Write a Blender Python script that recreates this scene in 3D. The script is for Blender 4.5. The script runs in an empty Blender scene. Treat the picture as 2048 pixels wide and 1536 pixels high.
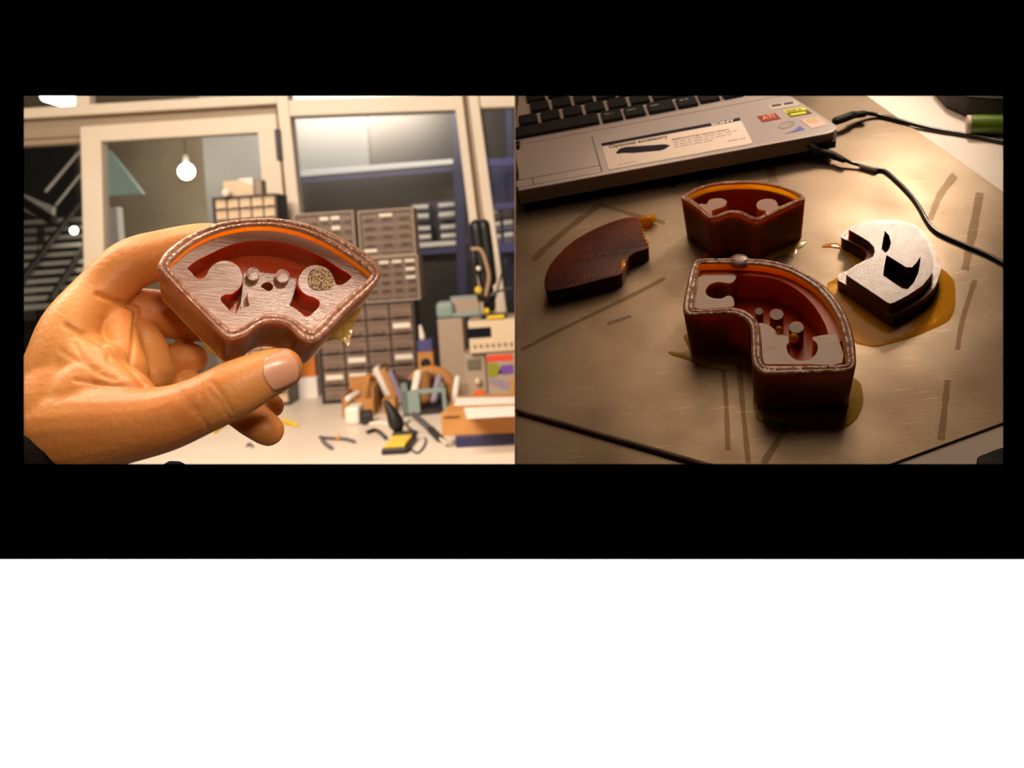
import bpy, bmesh, math, random
from mathutils import Vector, Matrix
from mathutils.geometry import tessellate_polygon
from mathutils.bvhtree import BVHTree

random.seed(7)
S = bpy.context.scene
COL = S.collection
sin, cos, rad = math.sin, math.cos, math.radians

# ------------------------------------------------------------------ camera
F, U0, V0 = 2000.0, 1030.0, 480.0          # focal length and principal point, px of 2048x1536
ROLL = rad(4.0)
CAM = Vector((0, 0, 1.45))
RT = Vector((cos(ROLL), 0, -sin(ROLL)))
UP = Vector((sin(ROLL), 0, cos(ROLL)))
FW = Vector((0, 1, 0))


def frame_matrix(o, ex, ey, ez):
    return Matrix(((ex.x, ey.x, ez.x, o.x), (ex.y, ey.y, ez.y, o.y), (ex.z, ey.z, ez.z, o.z), (0, 0, 0, 1)))


cam_d = bpy.data.cameras.new('camera')
cam_d.sensor_fit = 'HORIZONTAL'
cam_d.sensor_width = 36
cam_d.lens = 36 * F / 2048
cam_d.shift_x = -(U0 - 1024) / 2048
cam_d.shift_y = (V0 - 768) / 2048
cam_d.clip_start = 0.01
cam_d.dof.use_dof = True
cam_d.dof.focus_distance = 0.50
cam_d.dof.aperture_fstop = 15.5
cam = bpy.data.objects.new('camera', cam_d)
cam.matrix_world = frame_matrix(CAM, RT, UP, -FW)
COL.objects.link(cam)
S.camera = cam


def camvec(x, y, z):
    return RT * x - UP * y + FW * z


def ray(u, v):
    return camvec((u - U0) / F, (v - V0) / F, 1.0)


def at(u, v, d):
    return CAM + ray(u, v) * d


def hit(u, v, p0, n):
    r = ray(u, v)
    return CAM + r * ((p0 - CAM).dot(n) / r.dot(n))


def pix(p):
    q = p - CAM
    z = q.dot(FW)
    return U0 + F * q.dot(RT) / z, V0 - F * q.dot(UP) / z


class Frame:
    def __init__(s, o, ex, ez):
        s.o = o
        s.ez = ez.normalized()
        s.ex = (ex - s.ez * ex.dot(s.ez)).normalized()
        s.ey = s.ez.cross(s.ex)
        s.M = frame_matrix(s.o, s.ex, s.ey, s.ez)

    def loc(s, u, v, h=0.0):
        p = hit(u, v, s.o + s.ez * h, s.ez) - s.o
        return (p.dot(s.ex), p.dot(s.ey))

    def locs(s, pts, h=0.0):
        return [s.loc(u, v, h) for u, v in pts]


# hand mold frame, table frame
HM = Frame(at(535, 575, 0.42), RT, camvec(0.33, -sin(rad(27)), -cos(rad(27))))
TB = Frame(at(1518, 560, 0.68), RT, camvec(-0.27, -1.3, -1.0))

# ------------------------------------------------------------------ world, exposure, lights
S.view_settings.view_transform = 'Standard'
S.view_settings.look = 'None'
S.view_settings.exposure = 0.0
S.view_settings.gamma = 1.0
S.view_settings.use_curve_mapping = False
W = bpy.data.worlds.new('world')
S.world = W
W.use_nodes = True
W.node_tree.nodes['Background'].inputs[0].default_value = (0, 0, 0, 1)
W.node_tree.nodes['Background'].inputs[1].default_value = 0


def light(name, kind, loc, target, energy, color, size=0.1, size_y=None, spot=None, blend=0.3, spread=None):
    d = bpy.data.lights.new(name, kind)
    d.energy = energy
    d.color = color
    if kind == 'AREA':
        d.size = size
        if size_y:
            d.shape = 'RECTANGLE'
            d.size_y = size_y
        if spread:
            d.spread = spread
    else:
        d.shadow_soft_size = size
    if kind == 'SPOT':
        d.spot_size = spot
        d.spot_blend = blend
    o = bpy.data.objects.new(name, d)
    COL.objects.link(o)
    o.location = loc
    if target is not None:
        o.rotation_euler = (Vector(target) - Vector(loc)).to_track_quat('-Z', 'Y').to_euler()
    return o


WARM = (1.0, 0.76, 0.50)
# left workshop: ceiling lamps over the bench and in the hall behind the glass, plus added fills
light('ceiling_lamp_bench', 'AREA', (-0.9, 2.6, 2.72), (-0.9, 3.1, 0), 28, (1.0, 0.84, 0.68), 1.4, 0.5)
light('ceiling_lamp_room', 'AREA', (-1.2, 1.0, 2.72), (-0.9, 3.4, 0.9), 135, (1.0, 0.84, 0.68), 1.2, 0.5)
light('ceiling_lamp_hall', 'AREA', (-1.5, 7.5, 2.7), (-1.3, 8.4, 0.8), 75, (1.0, 0.86, 0.70), 1.0, 0.5)
light('fill_lamp_passage', 'AREA', (-1.1, 5.3, 2.7), (-0.9, 6.6, 1.5), 8, (0.94, 0.97, 1.0), 0.8, 0.3)  # unseen lamp added to brighten the grey wall panel and rack shelf
light('fill_lamp_store', 'AREA', (0.1, 5.2, 2.7), (-0.2, 6.3, 1.4), 10, (0.95, 0.9, 1.0), 0.8, 0.3)  # unseen lamp added to brighten the rack and its bins
# unseen fill spot added on the camera side, aimed at the hand
light('hand_fill_lamp', 'SPOT', (0.06, -0.10, 1.60), at(370, 650, 0.42), 5.0, (1.0, 0.77, 0.51), 0.03, spot=rad(19), blend=0.12)
light('hand_top_fill_lamp', 'AREA', (-0.15, 0.405, 1.72), (-0.13, 0.43, 1.40), 1.3, (1.0, 0.78, 0.52), 0.22, 0.04)  # unseen strip lamp added above the hand to brighten its top
light('mold_glint_lamp', 'SPOT', (0.235, -0.04, 1.92), at(500, 640, 0.42), 13.0, (1.0, 0.84, 0.66), 0.05, spot=rad(14), blend=0.2)  # unseen spot added for the highlight on the held mold's face
# desk lamp over the metal sheet: it stands where the sheet mirrors it toward the viewer
HL = hit(1800, 515, TB.o, TB.ez)
vd = (HL - CAM).normalized()
rd = vd - TB.ez * (2 * vd.dot(TB.ez))
LAMP = HL + rd * 0.40
light('desk_lamp', 'SPOT', LAMP, hit(1630, 310, TB.o, TB.ez), 5.0, (1.0, 0.82, 0.63), 0.03, spot=rad(58), blend=0.75)
HC = hit(1465, 850, TB.o, TB.ez)
vc_ = (HC - CAM).normalized()
light('sheen_fill_lamp', 'AREA', HC + (vc_ - TB.ez * (2 * vc_.dot(TB.ez))) * 0.56, HC, 1.6, (1.0, 0.74, 0.50), 0.42)  # unseen soft lamp added for a broad sheen on the metal


# ------------------------------------------------------------------ materials
def lin(c):
    return tuple((x / 255 / 12.92 if x / 255 <= 0.04045 else ((x / 255 + 0.055) / 1.055) ** 2.4) for x in c)


def mat(name, col, rough=0.5, metal=0.0, spec=0.5, col2=None, nscale=20, stretch=(1, 1, 1), bump=None, bscale=100,
        bstretch=(1, 1, 1), sss=0.0, sradius=(1, 0.3, 0.1), sscale=0.01, coat=0.0, emit=None, estr=0.0, ramp=(0.35, 0.65), trans=0.0, lo_detail=3):
    m = bpy.data.materials.new(name)
    m.use_nodes = True
    nt = m.node_tree
    b = nt.nodes['Principled BSDF']
    L = nt.links.new
    c = lin(col) + (1,)
    b.inputs['Base Color'].default_value = c
    b.inputs['Roughness'].default_value = rough
    b.inputs['Metallic'].default_value = metal
    b.inputs['Specular IOR Level'].default_value = spec
    b.inputs['Coat Weight'].default_value = coat
    b.inputs['Coat Roughness'].default_value = 0.1
    b.inputs['Transmission Weight'].default_value = trans
    if sss:
        b.inputs['Subsurface Weight'].default_value = sss
        b.inputs['Subsurface Radius'].default_value = sradius
        b.inputs['Subsurface Scale'].default_value = sscale
    if emit:
        b.inputs['Emission Color'].default_value = lin(emit) + (1,)
        b.inputs['Emission Strength'].default_value = estr
    tc = None
    if col2 or bump:
        tc = nt.nodes.new('ShaderNodeTexCoord')
    if col2:
        mp = nt.nodes.new('ShaderNodeMapping')
        mp.inputs['Scale'].default_value = stretch
        n = nt.nodes.new('ShaderNodeTexNoise')
        n.inputs['Scale'].default_value = nscale
        n.inputs['Detail'].default_value = lo_detail
        r = nt.nodes.new('ShaderNodeValToRGB')
        r.color_ramp.elements[0].position, r.color_ramp.elements[1].position = ramp
        r.color_ramp.elements[0].color = c
        r.color_ramp.elements[1].color = lin(col2) + (1,)
        L(tc.outputs['Object'], mp.inputs[0]); L(mp.outputs[0], n.inputs['Vector'])
        L(n.outputs['Fac'], r.inputs[0]); L(r.outputs[0], b.inputs['Base Color'])
    if bump:
        mp = nt.nodes.new('ShaderNodeMapping')
        mp.inputs['Scale'].default_value = bstretch
        n = nt.nodes.new('ShaderNodeTexNoise')
        n.inputs['Scale'].default_value = bscale
        n.inputs['Detail'].default_value = 4
        bp = nt.nodes.new('ShaderNodeBump')
        bp.inputs['Strength'].default_value = bump
        bp.inputs['Distance'].default_value = 0.001
        L(tc.outputs['Object'], mp.inputs[0]); L(mp.outputs[0], n.inputs['Vector'])
        L(n.outputs['Fac'], bp.inputs['Height']); L(bp.outputs[0], b.inputs['Normal'])
    return m


def clear_mat(name, tint, gloss=0.08, rough=0.03):
    """thin clear sheet: tinted see-through plus a weak mirror"""
    m = bpy.data.materials.new(name)
    m.use_nodes = True
    nt = m.node_tree
    nt.nodes.remove(nt.nodes['Principled BSDF'])
    t = nt.nodes.new('ShaderNodeBsdfTransparent'); t.inputs[0].default_value = tint + (1,)
    g = nt.nodes.new('ShaderNodeBsdfGlossy'); g.inputs['Roughness'].default_value = rough
    x = nt.nodes.new('ShaderNodeMixShader'); x.inputs[0].default_value = gloss
    nt.links.new(t.outputs[0], x.inputs[1]); nt.links.new(g.outputs[0], x.inputs[2])
    nt.links.new(x.outputs[0], nt.nodes['Material Output'].inputs['Surface'])
    return m


def film_mat(name, tint, body, k=0.45, gloss_rough=0.12):
    """thin translucent amber film: see-through tint, some body colour, wet gloss"""
    m = bpy.data.materials.new(name)
    m.use_nodes = True
    nt = m.node_tree
    p = nt.nodes['Principled BSDF']
    p.inputs['Base Color'].default_value = lin(body) + (1,)
    p.inputs['Roughness'].default_value = gloss_rough
    t = nt.nodes.new('ShaderNodeBsdfTransparent'); t.inputs[0].default_value = tint + (1,)
    x = nt.nodes.new('ShaderNodeMixShader'); x.inputs[0].default_value = k
    tc = nt.nodes.new('ShaderNodeTexCoord')
    n = nt.nodes.new('ShaderNodeTexNoise'); n.inputs['Scale'].default_value = 160
    b = nt.nodes.new('ShaderNodeBump'); b.inputs['Strength'].default_value = 0.3; b.inputs['Distance'].default_value = 0.001
    nt.links.new(tc.outputs['Object'], n.inputs['Vector']); nt.links.new(n.outputs['Fac'], b.inputs['Height'])
    nt.links.new(b.outputs[0], p.inputs['Normal'])
    nt.links.new(t.outputs[0], x.inputs[1]); nt.links.new(p.outputs[0], x.inputs[2])
    nt.links.new(x.outputs[0], nt.nodes['Material Output'].inputs['Surface'])
    return m


def metal_sheet_mat():
    m = bpy.data.materials.new('scratched_metal')
    m.use_nodes = True
    nt = m.node_tree
    L = nt.links.new
    b = nt.nodes['Principled BSDF']
    b.inputs['Metallic'].default_value = 0.9
    tc = nt.nodes.new('ShaderNodeTexCoord')

    def noise(scale, stretch, rot=0.0, detail=4):
        mp = nt.nodes.new('ShaderNodeMapping')
        mp.inputs['Scale'].default_value = stretch
        mp.inputs['Rotation'].default_value = (0, 0, rot)
        n = nt.nodes.new('ShaderNodeTexNoise')
        n.inputs['Scale'].default_value = scale
        n.inputs['Detail'].default_value = detail
        L(tc.outputs['Object'], mp.inputs[0]); L(mp.outputs[0], n.inputs['Vector'])
        return n.outputs['Fac']

    def ramp(fac, p0, p1, c0, c1):
        r = nt.nodes.new('ShaderNodeValToRGB')
        r.color_ramp.elements[0].position, r.color_ramp.elements[1].position = p0, p1
        r.color_ramp.elements[0].color = c0 + (1,)
        r.color_ramp.elements[1].color = c1 + (1,)
        L(fac, r.inputs[0])
        return r.outputs[0]

    def mixc(a, bb, mode='MULTIPLY', f=1.0):
        x = nt.nodes.new('ShaderNodeMix'); x.data_type = 'RGBA'; x.blend_type = mode
        x.inputs['Factor'].default_value = f
        L(a, x.inputs[6]); L(bb, x.inputs[7])
        return x.outputs[2]
    base = ramp(noise(14, (1, 1, 1)), 0.3, 0.7, (0.22, 0.158, 0.108), (0.31, 0.24, 0.175))
    blot = ramp(noise(6, (1, 1, 1), 0.4), 0.34, 0.56, (0.62, 0.59, 0.55), (1, 1, 1))
    scr = ramp(noise(30, (1, 26, 1), 0.7, 6), 0.66, 0.70, (1, 1, 1), (1.7, 1.68, 1.6))
    scr2 = ramp(noise(30, (1, 30, 1), -0.5, 6), 0.67, 0.71, (1, 1, 1), (1.6, 1.6, 1.55))
    col = mixc(mixc(mixc(base, blot), scr), scr2)
    L(col, b.inputs['Base Color'])
    r1 = ramp(noise(22, (1, 1, 1)), 0.3, 0.7, (0.40,) * 3, (0.54,) * 3)
    L(r1, b.inputs['Roughness'])
    bp = nt.nodes.new('ShaderNodeBump'); bp.inputs['Strength'].default_value = 0.10; bp.inputs['Distance'].default_value = 0.001
    L(noise(60, (1, 12, 1), 0.7, 6), bp.inputs['Height'])
    L(bp.outputs[0], b.inputs['Normal'])
    return m


M = {}
M['black'] = mat('matte_black', (0, 0, 0), 1.0, spec=0.0)
M['panel'] = mat('glowing_white', (255, 255, 255), 0.9, spec=0, emit=(255, 255, 255), estr=1.0)  # glow added so the panel shows pure white; no light stands behind it
M['booth'] = mat('brown_baffle', (150, 118, 90), 0.8, col2=(132, 102, 78), nscale=6)  # for the added baffle boards; tone chosen for reflection and bounce light
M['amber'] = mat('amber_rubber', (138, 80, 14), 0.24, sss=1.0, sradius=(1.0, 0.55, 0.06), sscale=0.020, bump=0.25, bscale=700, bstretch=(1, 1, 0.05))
M['amber_glow'] = mat('amber_rubber_glow', (246, 176, 34), 0.26, sss=1.0, sradius=(1.0, 0.50, 0.05), sscale=0.020, bump=0.3, bscale=700, bstretch=(1, 1, 0.05))  # same rubber, brighter: glow of light through thin walls put into the colour
M['amber_red'] = mat('amber_rubber_red_glow', (196, 70, 8), 0.26, sss=1.0, sradius=(1.0, 0.25, 0.03), sscale=0.012, bump=0.25, bscale=700, bstretch=(1, 1, 0.05))  # same rubber, redder: light dimmed and glowing in thick parts, put into colour
M['amber_shade'] = mat('amber_rubber_shade', (84, 28, 8), 0.35, sss=1.0, sradius=(1.0, 0.25, 0.03), sscale=0.008, bump=0.2, bscale=300)  # same rubber, darkened: shade in pockets and on side walls put into colour
M['frost'] = mat('frosted_rubber', (150, 112, 98), 0.26, spec=1.0, col2=(132, 94, 80), nscale=200, sss=0.4, sradius=(1, 0.4, 0.2), sscale=0.004, bump=0.30, bscale=900)
M['frost_lines'] = mat('milled_rubber', (142, 102, 88), 0.22, spec=0.8, sss=0.4, sradius=(1, 0.4, 0.2), sscale=0.004, bump=0.3, bscale=110, bstretch=(1, 12, 1))
M['rim'] = mat('bumpy_rim_rubber', (186, 140, 122), 0.28, spec=1.0, col2=(150, 104, 88), nscale=350, sss=0.4, sradius=(1, 0.4, 0.2), sscale=0.004, bump=0.4, bscale=520)
M['grit'] = mat('gritty_rubber', (190, 160, 120), 0.3, spec=0.8, col2=(70, 45, 30), nscale=1400, ramp=(0.45, 0.55), bump=1.0, bscale=1500)
M['film'] = film_mat('amber_film', (0.98, 0.80, 0.32), (226, 170, 56), 0.30)
M['film_pale'] = film_mat('pale_amber_film', (0.95, 0.85, 0.50), (222, 190, 110), 0.35)
M['glue'] = film_mat('amber_drop', (0.9, 0.6, 0.1), (230, 150, 20), 0.5, 0.05)
M['slab'] = mat('dark_amber_slab', (112, 42, 20), 0.40, spec=0.2, sss=0.8, sradius=(1, 0.25, 0.05), sscale=0.006, col2=(66, 26, 18), nscale=18, bump=0.5, bscale=350)
M['metal'] = metal_sheet_mat()
M['fold'] = mat('dull_fold', (132, 108, 88), 0.75, col2=(96, 76, 62), nscale=60)
M['residue'] = film_mat('tape_residue', (0.80, 0.76, 0.70), (110, 92, 72), 0.12, 0.5)
M['white_table'] = mat('white_table', (226, 214, 206), 0.55, col2=(214, 200, 190), nscale=8)
M['skin'] = mat('skin', (218, 152, 86), 0.46, spec=0.4, col2=(200, 122, 64), nscale=22, sss=0.35, sradius=(1, 0.35, 0.18), sscale=0.004, bump=0.30, bscale=420, ramp=(0.3, 0.75))
M['nail'] = mat('nail', (226, 164, 138), 0.28, spec=0.5, sss=0.3, sradius=(1, 0.4, 0.2), sscale=0.002)
M['sleeve'] = mat('dark_knit', (15, 12, 15), 0.95, spec=0.1, col2=(8, 7, 9), nscale=300, bump=1.0, bscale=700)
M['cream'] = mat('cream_aluminium', (236, 222, 202), 0.45, col2=(230, 214, 192), nscale=3)
M['tan'] = mat('tan_aluminium', (168, 148, 124), 0.5)
M['glass'] = clear_mat('window_glass', (0.93, 0.94, 0.93), 0.03, 0.2)
M['greywall'] = mat('grey_plaster', (196, 194, 186), 0.8, col2=(186, 184, 176), nscale=2)
M['hallwall'] = mat('olive_plaster', (150, 138, 118), 0.85, col2=(128, 116, 96), nscale=1.5)
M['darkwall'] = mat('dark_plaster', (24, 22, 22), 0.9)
M['roomwall'] = mat('room_plaster', (200, 188, 170), 0.85)
M['floor'] = mat('grey_floor', (120, 112, 102), 0.6, col2=(104, 96, 88), nscale=3)
M['bench'] = mat('white_laminate', (232, 218, 202), 0.4, col2=(226, 210, 192), nscale=4)
M['black_plastic'] = mat('black_plastic', (22, 20, 20), 0.45)
M['dark_steel'] = mat('dark_steel', (40, 36, 36), 0.5, metal=0.4)
M['grey_step'] = mat('grey_step', (188, 184, 174), 0.7)
M['pale_cyan'] = mat('pale_cyan_sheet', (160, 186, 182), 0.6)
M['blue'] = mat('blue_steel', (74, 72, 122), 0.5)
M['navy'] = mat('navy_steel', (40, 40, 78), 0.5)
M['bin'] = mat('violet_grey_bin', (112, 100, 112), 0.6)
M['labelw'] = mat('white_label', (236, 226, 208), 0.6)
M['shelf_white'] = mat('white_shelf', (240, 236, 228), 0.4)
M['org_grey'] = mat('grey_organizer', (150, 132, 116), 0.55)
M['org_black'] = mat('black_organizer', (62, 52, 46), 0.5)
M['drawer_clear'] = mat('smoky_drawer', (140, 118, 104), 0.3, col2=(116, 96, 84), nscale=14)
M['drawer_beige'] = mat('beige_drawer', (214, 188, 156), 0.4)
M['card'] = mat('cardboard', (198, 140, 78), 0.8, col2=(184, 126, 66), nscale=10)
M['card_dark'] = mat('brown_cardboard', (140, 92, 46), 0.8)
M['paper'] = mat('paper', (238, 228, 220), 0.7)
M['orange'] = mat('orange_paint', (214, 120, 30), 0.5)
M['teal'] = mat('grey_teal_plastic', (140, 158, 152), 0.5)
M['inst'] = mat('beige_instrument', (224, 202, 170), 0.5)
M['inst_grey'] = mat('grey_instrument', (172, 152, 132), 0.5)
M['screen'] = mat('dark_screen', (20, 22, 34), 0.2)
M['lcd'] = mat('grey_lcd', (112, 106, 90), 0.3)
M['led'] = mat('orange_knob', (226, 96, 30), 0.4)
M['red'] = mat('red_print', (226, 72, 40), 0.5)
M['purple'] = mat('purple_print', (112, 72, 160), 0.5)
M['lime'] = mat('lime_print', (142, 140, 20), 0.5)
M['lilac'] = mat('lilac_print', (150, 132, 150), 0.5)
M['sponge'] = mat('yellow_sponge', (232, 200, 84), 0.9, col2=(214, 176, 50), nscale=120, bump=0.8, bscale=300)
M['yellow'] = mat('yellow_plastic', (236, 196, 30), 0.5)
M['tool_grey'] = mat('grey_tool', (92, 84, 96), 0.45)
M['white_plastic'] = mat('white_plastic', (236, 226, 212), 0.45)
M['beige_hose'] = mat('beige_hose', (170, 140, 110), 0.6)
M['bulb'] = mat('lit_bulb', (255, 255, 255), 0.5, emit=(255, 238, 214), estr=28)
M['tube'] = mat('lit_tube', (255, 255, 255), 0.5, emit=(255, 250, 244), estr=9)
M['silver'] = mat('silver_laptop', (184, 172, 170), 0.30, metal=0.3, bump=0.05, bscale=1500)
M['silver_side'] = mat('silver_laptop_side', (150, 138, 132), 0.4, metal=0.4)
M['key'] = mat('black_key', (20, 19, 23), 0.5, spec=0.25, bump=0.1, bscale=1500)
M['key_side'] = mat('black_key_side', (12, 11, 12), 0.5)
M['legend'] = mat('key_legend', (150, 146, 150), 0.6)
M['sticker'] = mat('sticker_paper', (224, 206, 194), 0.55, spec=0.2)
M['sticker_navy'] = mat('sticker_navy', (30, 24, 44), 0.55, spec=0.15)
M['ink'] = mat('ink', (44, 34, 36), 0.6, spec=0.1)
M['ink_pale'] = mat('pale_ink', (166, 146, 138), 0.6)
M['white_ink'] = mat('white_ink', (240, 236, 236), 0.5)
M['st_red'] = mat('red_sticker', (132, 46, 36), 0.4)
M['st_redl'] = mat('light_red_ink', (236, 150, 120), 0.4)
M['st_yellow'] = mat('yellow_sticker', (216, 210, 40), 0.4)
M['st_brown'] = mat('brown_sticker', (82, 70, 20), 0.4)
M['st_grey'] = mat('grey_sticker', (190, 182, 168), 0.4)
M['st_pink'] = mat('pink_sticker', (206, 176, 168), 0.4)
M['st_gold'] = mat('gold_ink', (190, 160, 110), 0.4)
M['st_blue'] = mat('blue_ink', (92, 96, 176), 0.4)
M['rubber'] = mat('black_rubber', (12, 10, 11), 0.6, spec=0.3)
M['cable'] = mat('black_cable', (14, 10, 14), 0.28, coat=0.3)
M['green'] = mat('green_plastic', (92, 122, 26), 0.35, coat=0.3)
M['tube_end'] = mat('pale_tube_end', (206, 184, 170), 0.5)
M['charcoal'] = mat('charcoal', (40, 36, 36), 0.6)
M['tape'] = mat('white_tape', (214, 206, 200), 0.5)


# ------------------------------------------------------------------ geometry helpers
def cr(pts, closed=True, k=5):
    """Catmull-Rom resampling of 2D / nD points"""
    n = len(pts)
    out = []
    rng = range(n) if closed else range(n - 1)
    for i in rng:
        if closed:
            p = [pts[(i + j) % n] for j in (-1, 0, 1, 2)]
        else:
            p = [pts[max(0, min(n - 1, i + j))] for j in (-1, 0, 1, 2)]
        for s in range(k):
            t = s / k
            out.append(tuple(0.5 * (2 * b + (c - a) * t + (2 * a - 5 * b + 4 * c - d) * t * t + (3 * b - a - 3 * c + d) * t ** 3)
                             for a, b, c, d in zip(*p)))
    if not closed:
        out.append(tuple(pts[-1]))
    return out


def centroid(p):
    return (sum(q[0] for q in p) / len(p), sum(q[1] for q in p) / len(p))


def scaled(p, k, c=None):
    c = c or centroid(p)
    return [(c[0] + (x - c[0]) * k, c[1] + (y - c[1]) * k) for x, y in p]


def circle(cx, cy, rx, ry=None, n=28):
    ry = ry or rx
    return [(cx + rx * cos(2 * math.pi * i / n), cy + ry * sin(2 * math.pi * i / n)) for i in range(n)]


class MB:
    def __init__(s):
        s.v, s.f, s.m = [], [], []

    def add(s, vs, fs, mi=0):
        o = len(s.v)
        s.v += [Vector(x) for x in vs]
        for i, f in enumerate(fs):
            s.f.append(tuple(o + a for a in f))
            s.m.append(mi[i] if isinstance(mi, (list, tuple)) else mi)
        return s

    def hexa(s, q0, q1, mi=0):
        """two quads (4 points each)"""
        return s.add(list(q0) + list(q1), [(0, 1, 2, 3), (7, 6, 5, 4), (0, 4, 5, 1), (1, 5, 6, 2), (2, 6, 7, 3), (3, 7, 4, 0)], mi)

    def box(s, c, d, mi=0, rz=0.0):
        x, y, z = d[0] / 2, d[1] / 2, d[2] / 2
        R = Matrix.Rotation(rz, 3, 'Z')
        c = Vector(c)
        p = lambda a, b, e: c + R @ Vector((a * x, b * y, e * z))
        return s.hexa([p(-1, -1, 1), p(1, -1, 1), p(1, 1, 1), p(-1, 1, 1)], [p(-1, -1, -1), p(1, -1, -1), p(1, 1, -1), p(-1, 1, -1)], mi)

    def prism(s, top, z1, z0, holes=(), mt=0, ms=0, taper=1.0, bot=None, mh=None):
        """closed solid: outline (and holes) at z1 down to z0; base outline may be tapered"""
        loops1 = [list(top)] + [list(h) for h in holes]
        b0 = bot or scaled(top, taper)
        loops0 = [list(b0)] + [list(h) for h in holes]
        v1 = [(x, y, z1) for lp in loops1 for x, y in lp]
        v0 = [(x, y, z0) for lp in loops0 for x, y in lp]
        n = len(v1)
        tri = tessellate_polygon([[Vector((x, y, 0)) for x, y in lp] for lp in loops1])
        fs, ms_ = [], []
        for t in tri:
            fs.append(tuple(t)); ms_.append(mt)
            fs.append(tuple(n + i for i in reversed(t))); ms_.append(ms)
        o = 0
        for li, lp in enumerate(loops1):
            k = len(lp)
            for i in range(k):
                a, b = o + i, o + (i + 1) % k
                fs.append((a, b, n + b, n + a)); ms_.append(mh if (li and mh is not None) else ms)
            o += k
        return s.add(v1 + v0, fs, ms_)

    def ring(s, outer, inner, z1, z0, bot, mt=0, ms=1, mh=1, n=420, hump=0.0007, noise=0.00022):
        """wall with a double-beaded uneven rim: outer loop, inner loop, tapered base"""
        def resample(lp, n):
            P = [Vector((x, y)) for x, y in lp]
            L = [0.0]
            for i in range(len(P)):
                L.append(L[-1] + (P[(i + 1) % len(P)] - P[i]).length)
            out, j = [], 0
            for k in range(n):
                t = L[-1] * k / n
                while L[j + 1] < t:
                    j += 1
                f = (t - L[j]) / max(1e-12, L[j + 1] - L[j])
                out.append(P[j].lerp(P[(j + 1) % len(P)], f))
            return out
        O, B = resample(outer, n), resample(bot, n)
        I_ = resample(inner, 900)
        J = [min(I_, key=lambda q: (q - p).length_squared) for p in O]
        prof = [(0.0, -0.0006), (0.06, 0.0), (0.22, hump), (0.38, hump * 0.8), (0.5, 0.0), (0.62, hump * 0.7), (0.78, hump * 0.9), (0.94, 0.0), (1.0, -0.0006)]
        rows = [[(p.x, p.y, z0) for p in B]]
        for t, h in prof:
            rows.append([(p.x + (q.x - p.x) * t, p.y + (q.y - p.y) * t, z1 + h + (random.uniform(-1, 1) * noise if 0.1 < t < 0.9 else 0)) for p, q in zip(O, J)])
        rows.append([(q.x, q.y, z0) for q in J])
        vs = [v for r in rows for v in r]
        m = len(rows)
        fs, mi = [], []
        for a in range(m):
            b = (a + 1) % m
            for i in range(n):
                j = (i + 1) % n
                fs.append((a * n + i, a * n + j, b * n + j, b * n + i))
                mi.append(ms if a == 0 or a == m - 1 else mh if a == m - 2 else mt)
        return s.add(vs, fs, mi)

    def tube(s, pts, r, n=10, mi=0, k=4, ry=None):
        P = [tuple(p) for p in pts]
        rr = list(r) if isinstance(r, (list, tuple)) else [r] * len(P)
        Q = cr([p + (q,) for p, q in zip(P, rr)], False, k)
        C = [Vector(q[:3]) for q in Q]
        rs = [max(1e-5, q[3]) for q in Q]
        # rounded ends
        d0 = (C[0] - C[1]).normalized(); d1 = (C[-1] - C[-2]).normalized()
        pre, post = [], []
        for a in (80, 60, 35):
            pre.append((C[0] + d0 * rs[0] * sin(rad(a)), rs[0] * cos(rad(a))))
        for a in (35, 60, 80):
            post.append((C[-1] + d1 * rs[-1] * sin(rad(a)), rs[-1] * cos(rad(a))))
        allp = pre + list(zip(C, rs)) + post
        ref = Vector((0, 0, 1))
        if abs((C[-1] - C[0]).normalized().dot(ref)) > 0.9:
            ref = Vector((1, 0, 0))
        vs, fs = [], []
        for i, (c, q) in enumerate(allp):
            t = (allp[min(i + 1, len(allp) - 1)][0] - allp[max(i - 1, 0)][0])
            t = t.normalized() if t.length > 1e-9 else d1
            a = ref - t * ref.dot(t)
            if a.length < 1e-4:
                a = Vector((1, 0, 0)) - t * t.x
            a.normalize()
            ref = a
            b = t.cross(a)
            for j in range(n):
                an = 2 * math.pi * j / n
                vs.append(c + a * (q * cos(an)) + b * (q * sin(an)))
        m = len(allp)
        for i in range(m - 1):
            for j in range(n):
                fs.append((i * n + j, i * n + (j + 1) % n, (i + 1) * n + (j + 1) % n, (i + 1) * n + j))
        fs.append(tuple(reversed(range(n))))
        fs.append(tuple(range((m - 1) * n, m * n)))
        return s.add(vs, fs, mi)

    def cyl(s, a, b, r, n=20, mi=0):
        a, b = Vector(a), Vector(b)
        t = (b - a).normalized()
        x = Vector((0, 0, 1)); x = (x - t * x.dot(t)).normalized(); y = t.cross(x)
        vs = [p + x * (r * cos(2 * math.pi * j / n)) + y * (r * sin(2 * math.pi * j / n)) for p in (a, b) for j in range(n)]
        return s.add(vs, [(j, (j + 1) % n, n + (j + 1) % n, n + j) for j in range(n)] + [tuple(range(n))[::-1], tuple(range(n, 2 * n))], mi)

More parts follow.
